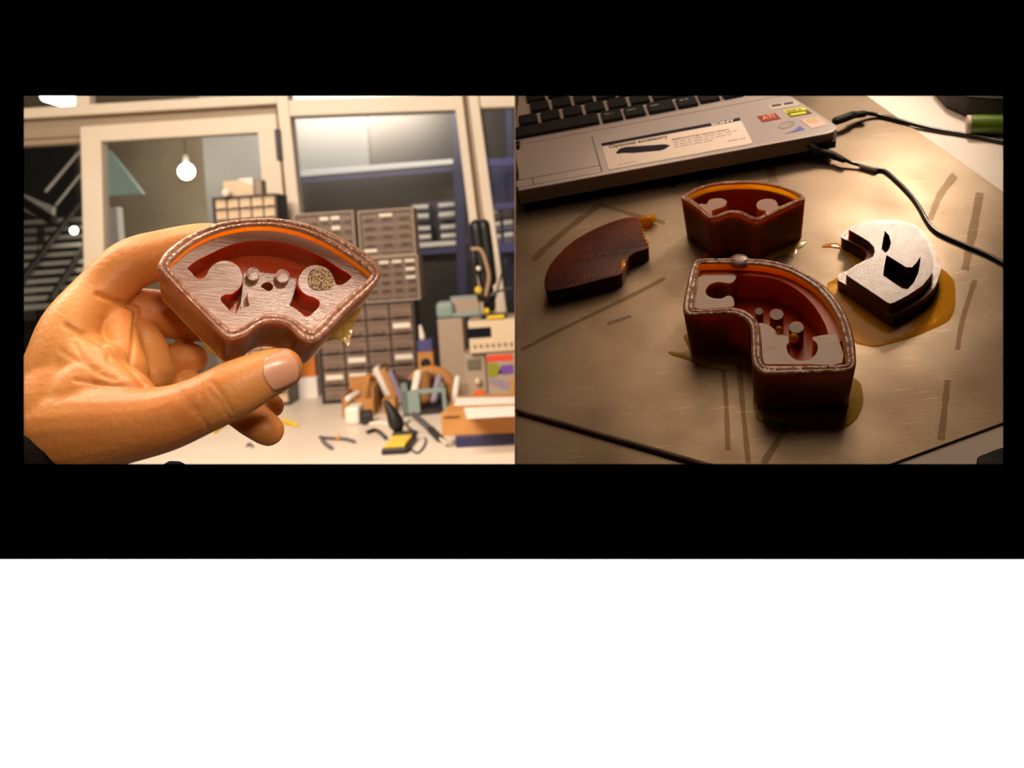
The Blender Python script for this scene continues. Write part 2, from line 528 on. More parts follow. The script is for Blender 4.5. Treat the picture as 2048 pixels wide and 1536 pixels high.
    def ball(s, c, r, mi=0, n=14, m=8, sz=1.0):
        c = Vector(c)
        vs, fs = [c + Vector((0, 0, r * sz))], []
        for i in range(1, m):
            a = math.pi * i / m
            for j in range(n):
                b = 2 * math.pi * j / n
                vs.append(c + Vector((r * sin(a) * cos(b), r * sin(a) * sin(b), r * sz * cos(a))))
        vs.append(c - Vector((0, 0, r * sz)))
        for j in range(n):
            fs.append((0, 1 + j, 1 + (j + 1) % n))
            fs.append((len(vs) - 1, 1 + (m - 2) * n + (j + 1) % n, 1 + (m - 2) * n + j))
        for i in range(m - 2):
            for j in range(n):
                fs.append((1 + i * n + j, 1 + (i + 1) * n + j, 1 + (i + 1) * n + (j + 1) % n, 1 + i * n + (j + 1) % n))
        return s.add(vs, fs, mi)

    def build(s, name, mats, parent=None, Mw=None, smooth=None, bevel=0.0, seg=2):
        me = bpy.data.meshes.new(name)
        me.from_pydata(s.v, [], s.f)
        for m in (mats if isinstance(mats, (list, tuple)) else [mats]):
            me.materials.append(M[m] if isinstance(m, str) else m)
        for p, mi in zip(me.polygons, s.m):
            p.material_index = mi
        bm = bmesh.new()
        bm.from_mesh(me)
        bmesh.ops.recalc_face_normals(bm, faces=bm.faces)
        if bevel:
            ed = [e for e in bm.edges if len(e.link_faces) == 2 and e.calc_face_angle(0) > rad(35)]
            bmesh.ops.bevel(bm, geom=ed, offset=bevel, segments=seg, profile=0.5, affect='EDGES', clamp_overlap=True)
        bm.to_mesh(me)
        bm.free()
        if smooth:
            me.shade_smooth()
            me.set_sharp_from_angle(angle=rad(smooth))
        o = bpy.data.objects.new(name, me)
        COL.objects.link(o)
        if parent is not None:
            o.parent = parent
        if Mw is not None:
            o.matrix_world = Mw
        return o


def tag(o, label=None, cat=None, group=None, kind=None):
    if label: o['label'] = label
    if cat: o['category'] = cat
    if group: o['group'] = group
    if kind: o['kind'] = kind
    return o


def thing(name, label, cat, Mw=None, group=None, kind=None):
    o = bpy.data.objects.new(name, None)
    o.empty_display_size = 0.02
    COL.objects.link(o)
    if Mw is not None:
        o.matrix_world = Mw
    return tag(o, label, cat, group, kind)


def T(v):
    return Matrix.Translation(Vector(v))


def text(name, body, size, x, y, z, m, parent, rot=0.0, align='LEFT', sx=1.0, bold=0.0):
    c = bpy.data.curves.new(name, 'FONT')
    c.body = body
    c.size = size
    c.align_x = align
    c.offset = bold
    c.extrude = 0.00002
    t = bpy.data.objects.new(name, c)
    COL.objects.link(t)
    bpy.context.view_layer.update()
    me = bpy.data.meshes.new_from_object(t)
    bpy.data.objects.remove(t)
    me.materials.clear()
    me.materials.append(M[m])
    o = bpy.data.objects.new(name, me)
    COL.objects.link(o)
    o.parent = parent
    o.location = (x, y, z)
    o.rotation_euler = (0, 0, rot)
    o.scale = (sx, 1, 1)
    return o


def strokes(body_w, size, x, y, z, m, parent, rot=0.0):
    """a line of print too small to read: word-long ink marks"""
    k = MB(); p = 0.0
    while p < body_w:
        w = min(random.uniform(1.0, 3.2) * size, body_w - p)
        k.box((p + w / 2, size * 0.35, 0), (w, size * 0.5, 0.00004))
        p += w + size * 0.5
    o = k.build('print_line', m, parent)
    o.location = (x, y, z)
    o.rotation_euler = (0, 0, rot)
    return o


# ------------------------------------------------------------------ STRUCTURE: front wall; divider and booth boards added to block room light
D = 0.372                                      # black front wall


def camM(o=CAM):
    return frame_matrix(o, RT, FW, UP)           # local x right, y away, z up in camera's own roll


def cl(u, v, d):
    return ((u - U0) / F * d, d, (V0 - v) / F * d)


mb = MB()
o_ = [cl(48, 192, D), cl(2006, 192, D), cl(2006, 928, D), cl(48, 928, D)]
t_ = 0.004
i_ = [cl(36, 180, D + t_), cl(2018, 180, D + t_), cl(2018, 940, D + t_), cl(36, 940, D + t_)]
q_ = [(-1.6, D, 1.2), (1.6, D, 1.2), (1.6, D, -1.4), (-1.6, D, -1.4)]
p_ = [(x, D + t_, z) for x, y, z in q_]
mb.add(o_ + q_ + i_ + p_, [(0, 1, 5, 4), (1, 2, 6, 5), (2, 3, 7, 6), (3, 0, 4, 7), (8, 12, 13, 9), (9, 13, 14, 10), (10, 14, 15, 11), (11, 15, 12, 8),
                           (0, 8, 9, 1), (1, 9, 10, 2), (2, 10, 11, 3), (3, 11, 8, 0), (4, 5, 13, 12), (5, 6, 14, 13), (6, 7, 15, 14), (7, 4, 12, 15)])
tag(mb.build('wall_front', 'black', None, camM()), 'matte black display wall with one wide rectangular opening', None, None, 'structure')
mb = MB()
zt = cl(0, 1122, D - 0.002)[2]
mb.box((0, D - 0.002, (zt - 1.3) / 2), (3.2, 0.004, zt + 1.3))
tag(mb.build('wall_lower', 'panel', None, camM()), 'plain white panel, made to glow, along the foot of the black wall', None, None, 'structure')
mb = MB()
mb.box((0.00006, 0.86, -0.1), (0.00012, 0.96, 1.5))
tag(mb.build('baffle_divider', 'booth', None, camM()), 'thin brown light baffle added between workshop and metal table', None, None, 'structure')
mb = MB()
mb.box((0.45, 1.35, -0.1), (0.9, 0.012, 1.5))
tag(mb.build('baffle_back', 'booth', None, camM()), 'unseen brown light baffle added behind the table with laptop', None, None, 'structure')
mb = MB()
mb.box((0.9, 0.86, -0.1), (0.012, 0.96, 1.5))
tag(mb.build('baffle_right', 'booth', None, camM()), 'unseen brown light baffle added on the far side of the laptop', None, None, 'structure')
mb = MB()
mb.box((0.45, 0.86, 0.66), (0.9, 0.97, 0.012))
tag(mb.build('ceiling', 'booth', None, camM()), 'unseen brown light baffle added over the metal table', None, None, 'structure')

# ------------------------------------------------------------------ RIGHT: table with metal sheet
tl = TB.loc
mb = MB()
# keep clear of the divider: follow the plane just right of it
mb.prism([tl(1032, 20), tl(2250, 20), tl(2250, 1120), tl(1032, 1120)], -0.0015, -0.022)
table = thing('work_table', 'white work table under the scratched metal sheets', 'table', TB.M)
tag(mb.build('table_top', 'white_table', table, bevel=0.001))
for (u, v) in ((1060, 60), (2200, 60), (1090, 1060), (2200, 1060)):
    x, y = tl(u, v)
    m2 = MB(); m2.box((x, y, -0.12), (0.03, 0.03, 0.196)); m2.build('leg', 'dark_steel', table)

sheet = thing('metal_sheet', 'large scratched grey metal sheet carrying laptop and amber castings', 'metal sheet', TB.M)
mb = MB()
mb.prism(TB.locs([(1032, 40), (1520, 40), (1735, 192), (2006, 383), (2230, 541), (2230, 763), (2006, 845), (1780, 928), (1620, 987), (1400, 926), (1200, 868), (1032, 819)]), 0.0, -0.0014)
mb.build('sheet', 'metal', sheet, bevel=0.0002)
mb = MB()
sm = [TB.loc(u, v, 0.0) for u, v in ((1037, 824.5), (1120, 848), (1200, 871), (1300, 900), (1400, 929), (1620, 991))]
mb.tube([(x, y, 0.0010) for x, y in sm], 0.0018, 10, 0)
mb.build('folded_edge', 'fold', sheet, smooth=40)
# tape residue bands on the sheet
for pts, w in (([(1066, 520), (1120, 470), (1200, 408)], 12), ([(1200, 408), (1262, 428), (1330, 446)], 7), ([(1538, 318), (1546, 364)], 20),
               ([(1478, 732), (1486, 820), (1497, 926)], 11), ([(1580, 838), (1556, 880), (1526, 928)], 13), ([(1446, 740), (1452, 800), (1456, 900)], 10),
               ([(1960, 385), (1948, 450), (1930, 540)], 16), ([(1910, 350), (1880, 390), (1860, 440)], 14), ([(1895, 760), (1890, 810), (1882, 880)], 13),
               ([(1410, 350), (1402, 372)], 12), ([(1042, 700), (1120, 660), (1265, 590), (1330, 556)], 7), ([(1215, 648), (1262, 632)], 6), ([(1950, 560), (1925, 640), (1915, 700)], 12)):
    P = cr(pts, False, 5)
    a, b = [], []
    for i, (u, v) in enumerate(P):
        u2, v2 = P[min(i + 1, len(P) - 1)]; u1, v1 = P[max(i - 1, 0)]
        dx, dy = u2 - u1, v2 - v1
        l = math.hypot(dx, dy) or 1
        ww = w / 2 * (0.8 + 0.4 * random.random())
        a.append((u - dy / l * ww, v + dx / l * ww)); b.append((u + dy / l * ww, v - dx / l * ww))
    mb = MB(); mb.prism(TB.locs(a + b[::-1], 0.0001), 0.00008, -0.0003)
    mb.build('tape_residue', 'residue', sheet)
mb = MB()
mb.prism(TB.locs(circle(1347, 373, 4, 3, 10)), 0.0001, -0.0005); mb.build('drilled_hole', 'black', sheet)
lower = MB()
lower.prism(TB.locs([(1032, 828), (1200, 877), (1400, 935), (1612, 994), (1560, 1060), (1032, 1060)]), -0.0001, -0.0014)
tag(lower.build('metal_offcut', 'metal', None, TB.M, bevel=0.0002), 'second metal sheet butted against the folded edge of the large one', 'metal sheet')

# ---- laptop
LH = 0.022
a = Vector(tl(1050, 381, LH)); b = Vector(tl(1640, 272, LH))
e1 = (b - a).normalized()
LO = Vector(tl(1679, 262, LH))
LF = Frame(TB.o + TB.ex * LO.x + TB.ey * LO.y, TB.ex * e1.x + TB.ey * e1.y, TB.ez)
lap = thing('laptop', 'open silver laptop with black keys and stickers on the palm rest', 'laptop', LF.M)


def rrect(x0, y0, x1, y1, r, n=5):
    out = []
    for cx, cy, a0 in ((x1 - r, y0 + r, -90), (x1 - r, y1 - r, 0), (x0 + r, y1 - r, 90), (x0 + r, y0 + r, 180)):
        for i in range(n + 1):
            an = rad(a0 + 90 * i / n)
            out.append((cx + r * cos(an), cy + r * sin(an)))
    return out


XL = -0.2385                                    # the laptop runs on until the divider
body = [(XL - 0.014, 0.0)]
body = [(-0.2505, 0.0), (-0.009, 0.0), (-0.004, 0.0015), (0.0, 0.0055), (0.0005, 0.010), (-0.010, 0.040), (-0.019, 0.066), (-0.030, 0.098), (-0.050, 0.155), (-0.075, 0.225), (-0.226, 0.225)]
mb = MB(); mb.prism(body, LH, 0.0085, mt=0, ms=1)
mb.build('body', ['silver', 'silver_side'], lap, bevel=0.0012)
mb = MB(); mb.prism([(x * 0.985 - 0.002, 0.006 + y * 0.95) for x, y in body], 0.0085, 0.0042)
mb.build('underside', 'rubber', lap)
for x, y in ((-0.03, 0.012), (-0.22, 0.012), (-0.08, 0.2), (-0.215, 0.2)):
    m2 = MB(); m2.prism(circle(x, y, 0.006, n=14), 0.0045, 0.0); m2.build('foot', 'rubber', lap)
# keyboard well and palm-rest step
kb = MB(); kb.prism([(-0.2470, 0.0715), (-0.172, 0.0722), (-0.0535, 0.0735), (-0.075, 0.15), (-0.1, 0.215), (-0.227, 0.215)], LH + 0.0002, LH - 0.002)
kb.build('keyboard_well', 'silver', lap)
mb = MB(); mb.box((-0.135, 0.0655, LH + 0.00005), (0.22, 0.0006, 0.0003)); mb.build('palm_rest_seam', 'silver_side', lap)
# touchpad and buttons
mb = MB(); mb.prism(rrect(-0.2475, 0.0135, -0.1842, 0.0575, 0.001), LH + 0.0003, LH - 0.001); mb.build('touchpad', 'silver', lap, bevel=0.0002)
mb = MB(); mb.prism(rrect(-0.2372, 0.0036, -0.1842, 0.0128, 0.001), LH + 0.0003, LH - 0.001); mb.build('touchpad_button', 'silver', lap, bevel=0.0002)
mb = MB(); mb.prism(rrect(-0.2505, 0.0036, -0.2378, 0.0128, 0.001), LH + 0.0003, LH - 0.001); mb.build('touchpad_button', 'silver', lap, bevel=0.0002)
mb = MB(); mb.box((-0.1837, 0.0305, LH + 0.0001), (0.0006, 0.054, 0.0003)); mb.box((-0.2375, 0.0082, LH + 0.0001), (0.0005, 0.010, 0.0003)); mb.box((-0.216, 0.0131, LH + 0.0001), (0.064, 0.0005, 0.0003))
mb.build('touchpad_groove', 'ink', lap)
# keys: shared mesh per width
key_mesh = {}


def key(x0, x1, y0, h=0.0160, dz=0.0):
    w = round(x1 - x0, 4)
    if (w, h) not in key_mesh:
        k = MB()
        p = rrect(0, 0, w, h, 0.0016, 3)
        k.prism(rrect(0.0008, 0.0008, w - 0.0008, h - 0.0006, 0.0014, 3), 0.0030, 0.0, mt=0, ms=1, bot=p)
        o = k.build('key', ['key', 'key_side'], lap)
        key_mesh[(w, h)] = o.data
    else:
        o = bpy.data.objects.new('key', key_mesh[(w, h)])
        COL.objects.link(o)
        o.parent = lap
    o.location = (x0, y0, LH + 0.0002 + dz)
    return o


P_ = 0.0192
row0 = [(-0.1720, 0.0176), (-0.1528, 0.0176), (-0.1330, 0.0226), (-0.1085, 0.0170), (-0.0895, 0.0168), (-0.0702, 0.0168)]
key(-0.2468, -0.1742, 0.0730)
for i, (x, w) in enumerate(row0):
    key(x, x + w, 0.0730 if i < 4 else 0.0745)
for r in range(1, 7):
    y = 0.0730 + r * 0.0185
    xe = (-0.0760, -0.0810, -0.0870, -0.0930, -0.1000, -0.1060)[r - 1]
    x = -0.2455 + 0.0033 * r - (0.0045, -0.004, 0.001, 0.006, 0.002, 0)[r - 1] + 0.006
    n = 0
    while x + 0.0168 < xe - 0.001:
        w = 0.0168
        if r == 1 and n == 6:
            w = 0.031
        if x + w + P_ > xe:
            w = max(w, min(xe - x, 0.034))
        key(x, x + w, y)
        x += w + 0.0024
        n += 1
# small legends on the front-row keys
for (x, w), s_ in zip(row0[:4], ('alt gr', 'menu', 'ctrl', '<')):
    strokes(0.007, 0.0026, x + 0.003, 0.0730 + 0.0085, LH + 0.0034, 'legend', lap)
# big sticker
st = MB(); st.prism(rrect(-0.1782, 0.0046, -0.0655, 0.0440, 0.002), LH + 0.00035, LH - 0.0005)
sto = st.build('sticker', 'sticker', lap)
m2 = MB(); m2.box((-0.12185, 0.0417, LH + 0.00038), (0.1126, 0.0046, 0.0001)); m2.build('sticker_band', 'sticker_navy', sto)
Z = LH + 0.00045
text('sticker_text', 'Optional accessory', 0.0062, -0.1730, 0.0345, Z, 'ink', sto, bold=0.0001, sx=0.98)
text('sticker_text', 'SONY', 0.0046, -0.0890, 0.0401, Z, 'white_ink', sto, bold=0.00012, sx=1.5)
text('sticker_text', 'Additional large capacity battery', 0.0040, -0.1235, 0.0290, Z, 'ink', sto, sx=0.88)
strokes(0.052, 0.0026, -0.1235, 0.0252, Z, 'ink_pale', sto)
strokes(0.046, 0.0026, -0.1235, 0.0216, Z, 'ink_pale', sto)
strokes(0.030, 0.0026, -0.1235, 0.0180, Z, 'ink_pale', sto)
strokes(0.014, 0.0028, -0.0830, 0.0125, Z, 'ink_pale', sto)
strokes(0.014, 0.0018, -0.1700, 0.0085, Z, 'ink_pale', sto)
m2 = MB(); m2.prism([(-0.1690, 0.0265), (-0.1650, 0.0312), (-0.1600, 0.0318), (-0.1300, 0.0255), (-0.1265, 0.0225), (-0.1310, 0.0190), (-0.1350, 0.0180), (-0.1560, 0.0215), (-0.1640, 0.0245), (-0.1680, 0.0245)], LH + 0.0006, LH + 0.0002)
m2.build('battery_picture', 'sticker_navy', sto)


# small stickers: px quads laid on the palm rest
def lf(u, v):
    return LF.loc(u, v, LH)


def sticker_px(quad, m, top=0.0003):
    k = MB(); k.prism([lf(*q) for q in quad], LH + top, LH - 0.0004)
    return k.build('small_sticker', m, lap)


def zpx(x, y):                                  # crop 1490,190 scale 10.24
    return (1490 + x / 10.24, 190 + y / 10.24)


def ang(p, q):
    a_, b_ = Vector(lf(*p)), Vector(lf(*q))
    return math.atan2(b_.y - a_.y, b_.x - a_.x), (b_ - a_).length


s1 = sticker_px([zpx(240, 445), zpx(620, 375), zpx(740, 490), zpx(360, 560)], 'st_red')
p0 = zpx(365, 505); an, ln = ang(zpx(360, 510), zpx(640, 450)); x, y = lf(*p0)
text('sticker_text', 'ATI', 0.0075, x, y - 0.001, LH + 0.00045, 'st_redl', s1, an, sx=0.9, bold=0.0002)
s2 = sticker_px([zpx(775, 325), zpx(1210, 258), zpx(1370, 380), zpx(930, 455)], 'st_yellow')
k = MB(); k.prism([lf(*zpx(850, 372)), lf(*zpx(1275, 308)), lf(*zpx(1370, 380)), lf(*zpx(930, 455))], LH + 0.00042, LH + 0.0001); k.build('sticker_lower_half', 'st_brown', s2)
x, y = lf(*zpx(945, 440)); an, ln = ang(zpx(945, 435), zpx(1270, 385))
strokes(ln, 0.0056, x, y, LH + 0.0005, 'st_yellow', s2, an)
x, y = lf(*zpx(850, 362)); strokes(ln * 0.95, 0.0030, x, y, LH + 0.0005, 'st_brown', s2, an)
s3 = sticker_px([zpx(460, 215), zpx(1040, 130), zpx(1125, 210), zpx(530, 312)], 'st_grey')
x, y = lf(*zpx(560, 258)); an, ln = ang(zpx(560, 260), zpx(1000, 190))
strokes(ln, 0.0050, x, y, LH + 0.0005, 'ink', s3, an)
s4 = sticker_px([zpx(1125, 510), zpx(1480, 450), zpx(1705, 612), zpx(1370, 690)], 'st_pink')
k = MB(); k.prism([lf(*q) for q in (zpx(1240, 530), zpx(1330, 485), zpx(1450, 485), zpx(1530, 530), zpx(1480, 570), zpx(1320, 580))], LH + 0.00042, LH + 0.0001); k.build('sticker_emblem', 'st_gold', s4)
c1 = [zpx(845 + 160 * cos(t * 0.3 + 0.4), 618 + 58 * sin(t * 0.3 + 0.4) - 35 * cos(t * 0.3 + 0.4)) for t in range(19)]
k = MB(); k.tube([lf(*q) + (LH + 0.0002,) for q in c1], 0.00028, 6); sw = k.build('small_sticker', 'ink_pale', lap)
x, y = lf(*zpx(765, 645)); an, ln = ang(zpx(760, 640), zpx(970, 600))
text('sticker_text', 'intel', 0.0048, x, y, LH + 0.0003, 'ink_pale', sw, an, sx=1.3)
s5 = sticker_px([zpx(810, 800), zpx(1010, 725), zpx(1125, 635), zpx(1225, 712), zpx(1060, 750)], 'st_blue', 0.0002)
# ports and audio jack on the front edge
mb = MB(); mb.box((-0.013, 0.0001, 0.0115), (0.020, 0.003, 0.006)); mb.build('port', 'rubber', lap)

# ---- cables
def tpath(pts):
    return [(*TB.loc(u, v, h), h) for u, v, h in pts]


def pxr(px, d=0.7):
    return px * d / F


c = thing('power_cable', 'black cable with thick plug in the rear side of the laptop', 'cable', TB.M)
mb = MB(); mb.tube(tpath([(1706, 229, .008), (1726, 226, .006), (1760, 231, .0022), (1810, 244, .0018), (1870, 259, .0006), (1935, 270, .0003), (2006, 284, .0003), (2080, 300, .0003)]), pxr(4.6, .78), 10)
mb.build('cord', 'cable', c, smooth=60)
mb = MB(); mb.tube(tpath([(1672, 242, .010), (1685, 238, .010), (1698, 233, .010), (1706, 230, .009)]), [pxr(8.5, .78)] * 4, 12); mb.build('plug', 'rubber', c, smooth=50)
for i in range(5):
    u, v = 1704 + i * 5.2, 230.5 - i * 0.6
    mb = MB(); mb.tube(tpath([(u, v, .008), (u + 2.2, v - 0.2, .0078)]), pxr(7.5, .78), 10); mb.build('strain_relief_ring', 'rubber', c, smooth=50)
c = thing('audio_cable', 'thin black cable plugged into the front edge of the laptop', 'cable', TB.M)
mb = MB(); mb.tube(tpath([(1686, 318, .006), (1702, 325, .004), (1725, 331, .003), (1752, 338, .0020), (1768, 341, .0015), (1790, 358, .0015), (1820, 388, .0015), (1840, 416, .0015), (1853, 440, .0015), (1866, 457, .0015), (1885, 470, .0015), (1930, 490, .0015), (1970, 507, .0015), (2006, 526, .0015), (2060, 556, .0015)]), pxr(4.2, .70), 10)
mb.build('cord', 'cable', c, smooth=60)
mb = MB(); mb.tube(tpath([(1634, 301, .009), (1650, 306, .008), (1668, 311, .007), (1686, 319, .006)]), [pxr(9, .74), pxr(9, .74), pxr(8, .74), pxr(6, .74)], 12); mb.build('plug', 'rubber', c, smooth=50)
mb = MB(); mb.tube(tpath([(1613, 284, .014), (1620, 290, .0135), (1628, 297, .012), (1636, 302, .009)]), pxr(8, .75), 12); mb.build('plug_collar', 'charcoal', c, smooth=50)
for i in range(4):
    u, v = 1668 + i * 5.5, 312 + i * 2.4
    mb = MB(); mb.tube(tpath([(u, v, .0065), (u + 2, v + 0.8, .0063)]), pxr(8 - i * 0.6, .74), 10); mb.build('strain_relief_ring', 'rubber', c, smooth=50)
for i, (u0, v0, u1, v1) in enumerate(((1722, 330, 1736, 334), (1738, 334.5, 1741, 335.5), (1746, 337, 1750, 338))):
    mb = MB(); mb.tube(tpath([(u0, v0, .003), (u1, v1, .0028)]), pxr(6.2, .72), 10); mb.build('tape_band', 'tape', c, smooth=50)

# ---- green tube and dark case at the far corner, black thing at the near corner
gt = thing('green_tube', 'green plastic tube with a pale open end on the white table', 'tube', TB.M)
r_ = pxr(20, .77)
p0 = tpath([(1943, 246, r_), (1980, 243, r_), (2030, 244, r_), (2085, 246, r_)])
P0 = [Vector((x, y, z - 0.0015)) for x, y, z in p0]
mb = MB(); mb.cyl(P0[0], P0[-1], r_, 24); mb.build('barrel', 'green', gt, smooth=50)
mb = MB(); mb.cyl(P0[0] - (P0[-1] - P0[0]).normalized() * 0.0035, P0[0], r_ * 0.97, 24); mb.build('end_cap', 'tube_end', gt, smooth=50, bevel=0.0008)
mb = MB(); mb.prism([tl(1866, 186), tl(1890, 214), tl(1930, 232), tl(1985, 236), tl(2080, 236), tl(2080, 120), tl(1860, 120)], 0.018, -0.0015, taper=0.98)
tag(mb.build('dark_case', 'charcoal', None, TB.M, bevel=0.003), 'dark rounded case lying behind the green tube', 'case')
mb = MB(); mb.prism(cr([tl(1952, 930), tl(1975, 914), tl(2006, 903), tl(2060, 890), tl(2080, 960), tl(1990, 980)], True, 4), 0.004, -0.0015, taper=1.0)
tag(mb.build('black_pouch', 'rubber', None, TB.M, bevel=0.001, smooth=60), 'black pouch edge lying on the white table corner', 'pouch')


# ------------------------------------------------------------------ amber molds on the sheet
def c_top(x, y): return (1340 + x / 6.827, 340 + y / 6.827)
def c_frt(x, y): return (1340 + x / 4.0425, 490 + y / 4.0425)
def c_rgt(x, y): return (1620 + x / 5.119, 410 + y / 5.119)
def c_slb(x, y): return (1070 + x / 6.982, 400 + y / 6.982)


def px(fn, pts): return [fn(*p) for p in pts]


def tabmold(name, label, fn, outer, inner, hm, floor, taper=0.95):
    t = thing(name, label, 'mold', TB.M)
    o = cr(TB.locs(px(fn, outer), hm), True, 4)
    i = cr(TB.locs(px(fn, inner), hm), True, 4)
    k = len(o)
    ce = centroid(o)
    ob = scaled(o, taper, ce)
    mb = MB()
    # wall: outer tapered, inner straight
    mb.ring(o, i, hm, 0.0, ob, 0, 1, 2)
    mb.build('wall', ['rim', 'amber', 'amber_glow'], t, smooth=40)
    mb = MB(); mb.prism(i, floor, 0.0, mt=0, ms=1)
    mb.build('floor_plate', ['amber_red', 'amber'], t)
    return t, o, i


HMOLD = 0.034
tm, o, i = tabmold('fan_mold', 'fan-shaped amber rubber mold with two round pillars, standing before the laptop', c_top,
    [(155, 385), (200, 340), (350, 255), (500, 205), (700, 165), (900, 150), (1100, 150), (1300, 175), (1500, 215), (1700, 285), (1820, 345), (1845, 382), (1825, 412), (1700, 470), (1500, 560), (1350, 630), (1250, 682), (1190, 695), (1120, 685), (1060, 660), (980, 615), (900, 602), (800, 605), (720, 630), (640, 658), (560, 668), (500, 648), (400, 560), (280, 470), (180, 415)],
    [(235, 365), (300, 318), (450, 253), (650, 208), (900, 188), (1150, 188), (1350, 213), (1550, 263), (1700, 328), (1765, 372), (1740, 400), (1640, 440), (1500, 505), (1320, 585), (1235, 635), (1190, 648), (1130, 635), (1060, 600), (980, 562), (900, 548), (800, 556), (720, 580), (640, 612), (590, 618), (550, 600), (480, 535), (380, 455), (280, 390)], HMOLD, 0.008)
zl = HMOLD - 0.0045
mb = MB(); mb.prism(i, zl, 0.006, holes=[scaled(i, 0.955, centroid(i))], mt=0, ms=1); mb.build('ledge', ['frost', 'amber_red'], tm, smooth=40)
for arm in ([(400, 470), (500, 470), (530, 420), (600, 395), (680, 392), (750, 410), (775, 440), (750, 490), (680, 520), (600, 545), (568, 570), (575, 605), (560, 615), (480, 550)],
            [(1180, 480), (1210, 430), (1280, 405), (1380, 402), (1450, 430), (1470, 480), (1500, 505), (1620, 455), (1500, 515), (1330, 590), (1285, 610), (1312, 585), (1300, 560), (1230, 545), (1190, 515)]):
    mb = MB(); mb.prism(cr(TB.locs(px(c_top, arm), zl), True, 3), zl + 0.0003, 0.006, mt=0, ms=1); mb.build('pillar', ['frost_lines', 'amber'], tm, smooth=40)

fm, o, i = tabmold('quarter_mold', 'stepped quarter-round amber rubber mold with two keyhole pockets, foremost on the sheet', c_frt,
    [(105, 515), (115, 420), (150, 260), (185, 150), (220, 118), (300, 108), (480, 106), (640, 108), (800, 120), (960, 160), (1100, 225), (1230, 310), (1320, 400), (1400, 510), (1450, 620), (1490, 760), (1503, 900), (1503, 965), (1470, 1010), (1400, 1030), (1100, 1043), (800, 1048), (725, 1030), (672, 970), (657, 880), (655, 760), (648, 660), (600, 598), (530, 565), (450, 558), (300, 566), (180, 572), (125, 558)],
    [(190, 500), (200, 380), (222, 230), (240, 165), (275, 150), (480, 150), (640, 156), (780, 170), (920, 203), (1040, 258), (1150, 330), (1250, 430), (1320, 530), (1370, 640), (1402, 760), (1422, 880), (1425, 935), (1395, 962), (1100, 970), (800, 970), (755, 948), (740, 900), (735, 780), (722, 650), (680, 578), (600, 525), (520, 505), (400, 512), (230, 518), (200, 514)], HMOLD, 0.008)
for arm in ([(200, 508), (215, 380), (232, 258), (380, 245), (528, 242), (518, 290), (480, 308), (440, 302), (380, 298), (320, 320), (288, 365), (300, 405), (350, 430), (420, 432), (460, 412), (495, 415), (512, 440), (512, 495), (400, 508)],
            [(758, 948), (742, 800), (728, 660), (720, 630), (800, 650), (850, 690), (900, 725), (960, 745), (972, 775), (945, 805), (943, 840), (965, 890), (1010, 925), (1070, 938), (1130, 925), (1180, 880), (1195, 830), (1185, 790), (1155, 762), (1165, 742), (1300, 722), (1352, 742), (1392, 950), (1100, 962), (850, 962)]):
    mb = MB(); mb.prism(cr(TB.locs(px(c_frt, arm), zl), True, 3), zl, 0.006, mt=0, ms=1); mb.build('pocket_block', ['frost_lines', 'amber'], fm, smooth=40)
led = [(245, 175), (480, 160), (640, 166), (780, 180), (920, 213), (1040, 268), (1150, 340), (1250, 440), (1320, 540), (1365, 650), (1395, 760), (1300, 760), (1260, 640), (1180, 500), (1090, 400), (980, 320), (860, 265), (700, 240), (480, 232), (250, 240)]
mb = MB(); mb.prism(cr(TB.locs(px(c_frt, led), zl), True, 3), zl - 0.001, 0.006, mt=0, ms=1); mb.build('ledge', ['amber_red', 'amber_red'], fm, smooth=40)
for (x, y, rx, ry, h) in ((720, 535, 34, 28, .016), (862, 560, 56, 44, .020), (1022, 665, 60, 46, .022)):
    mb = MB(); mb.prism(TB.locs(px(c_frt, circle(x, y, rx, ry, 18)), h), h, 0.006, taper=1.0); mb.build('peg', 'amber_shade', fm, smooth=40)
for (x, y, r) in ((882, 672, 30), (1000, 742, 40)):
    q = TB.loc(*c_frt(x, y), zl + 0.002); mb = MB(); mb.ball((q[0], q[1], zl + 0.001), pxr(r / 4.04, .6), n=12); mb.build('glue_bead', 'glue', fm, smooth=60)
mb = MB(); q = TB.loc(*c_frt(560, 122), HMOLD); mb.ball((q[0], q[1], HMOLD - 0.001), pxr(20, .66), n=20, sz=0.45); mb.build('rim_bump', 'frost', fm, smooth=60)

# positive with two pockets
pm = thing('pocket_casting', 'stepped amber rubber casting with open pockets, bright top, on a yellow film', 'casting', TB.M)
H1, H2 = 0.0098, 0.0178
lowo = [(285, 765), (300, 705), (380, 672), (480, 610), (545, 575), (575, 540), (580, 500), (545, 450), (430, 385), (318, 318), (420, 225), (560, 170), (760, 150), (950, 165), (1100, 220), (1210, 330), (1290, 480), (1338, 630), (1320, 730), (1280, 830), (1180, 945), (1000, 1060), (880, 1120), (830, 1130), (700, 1045), (500, 905), (350, 805)]

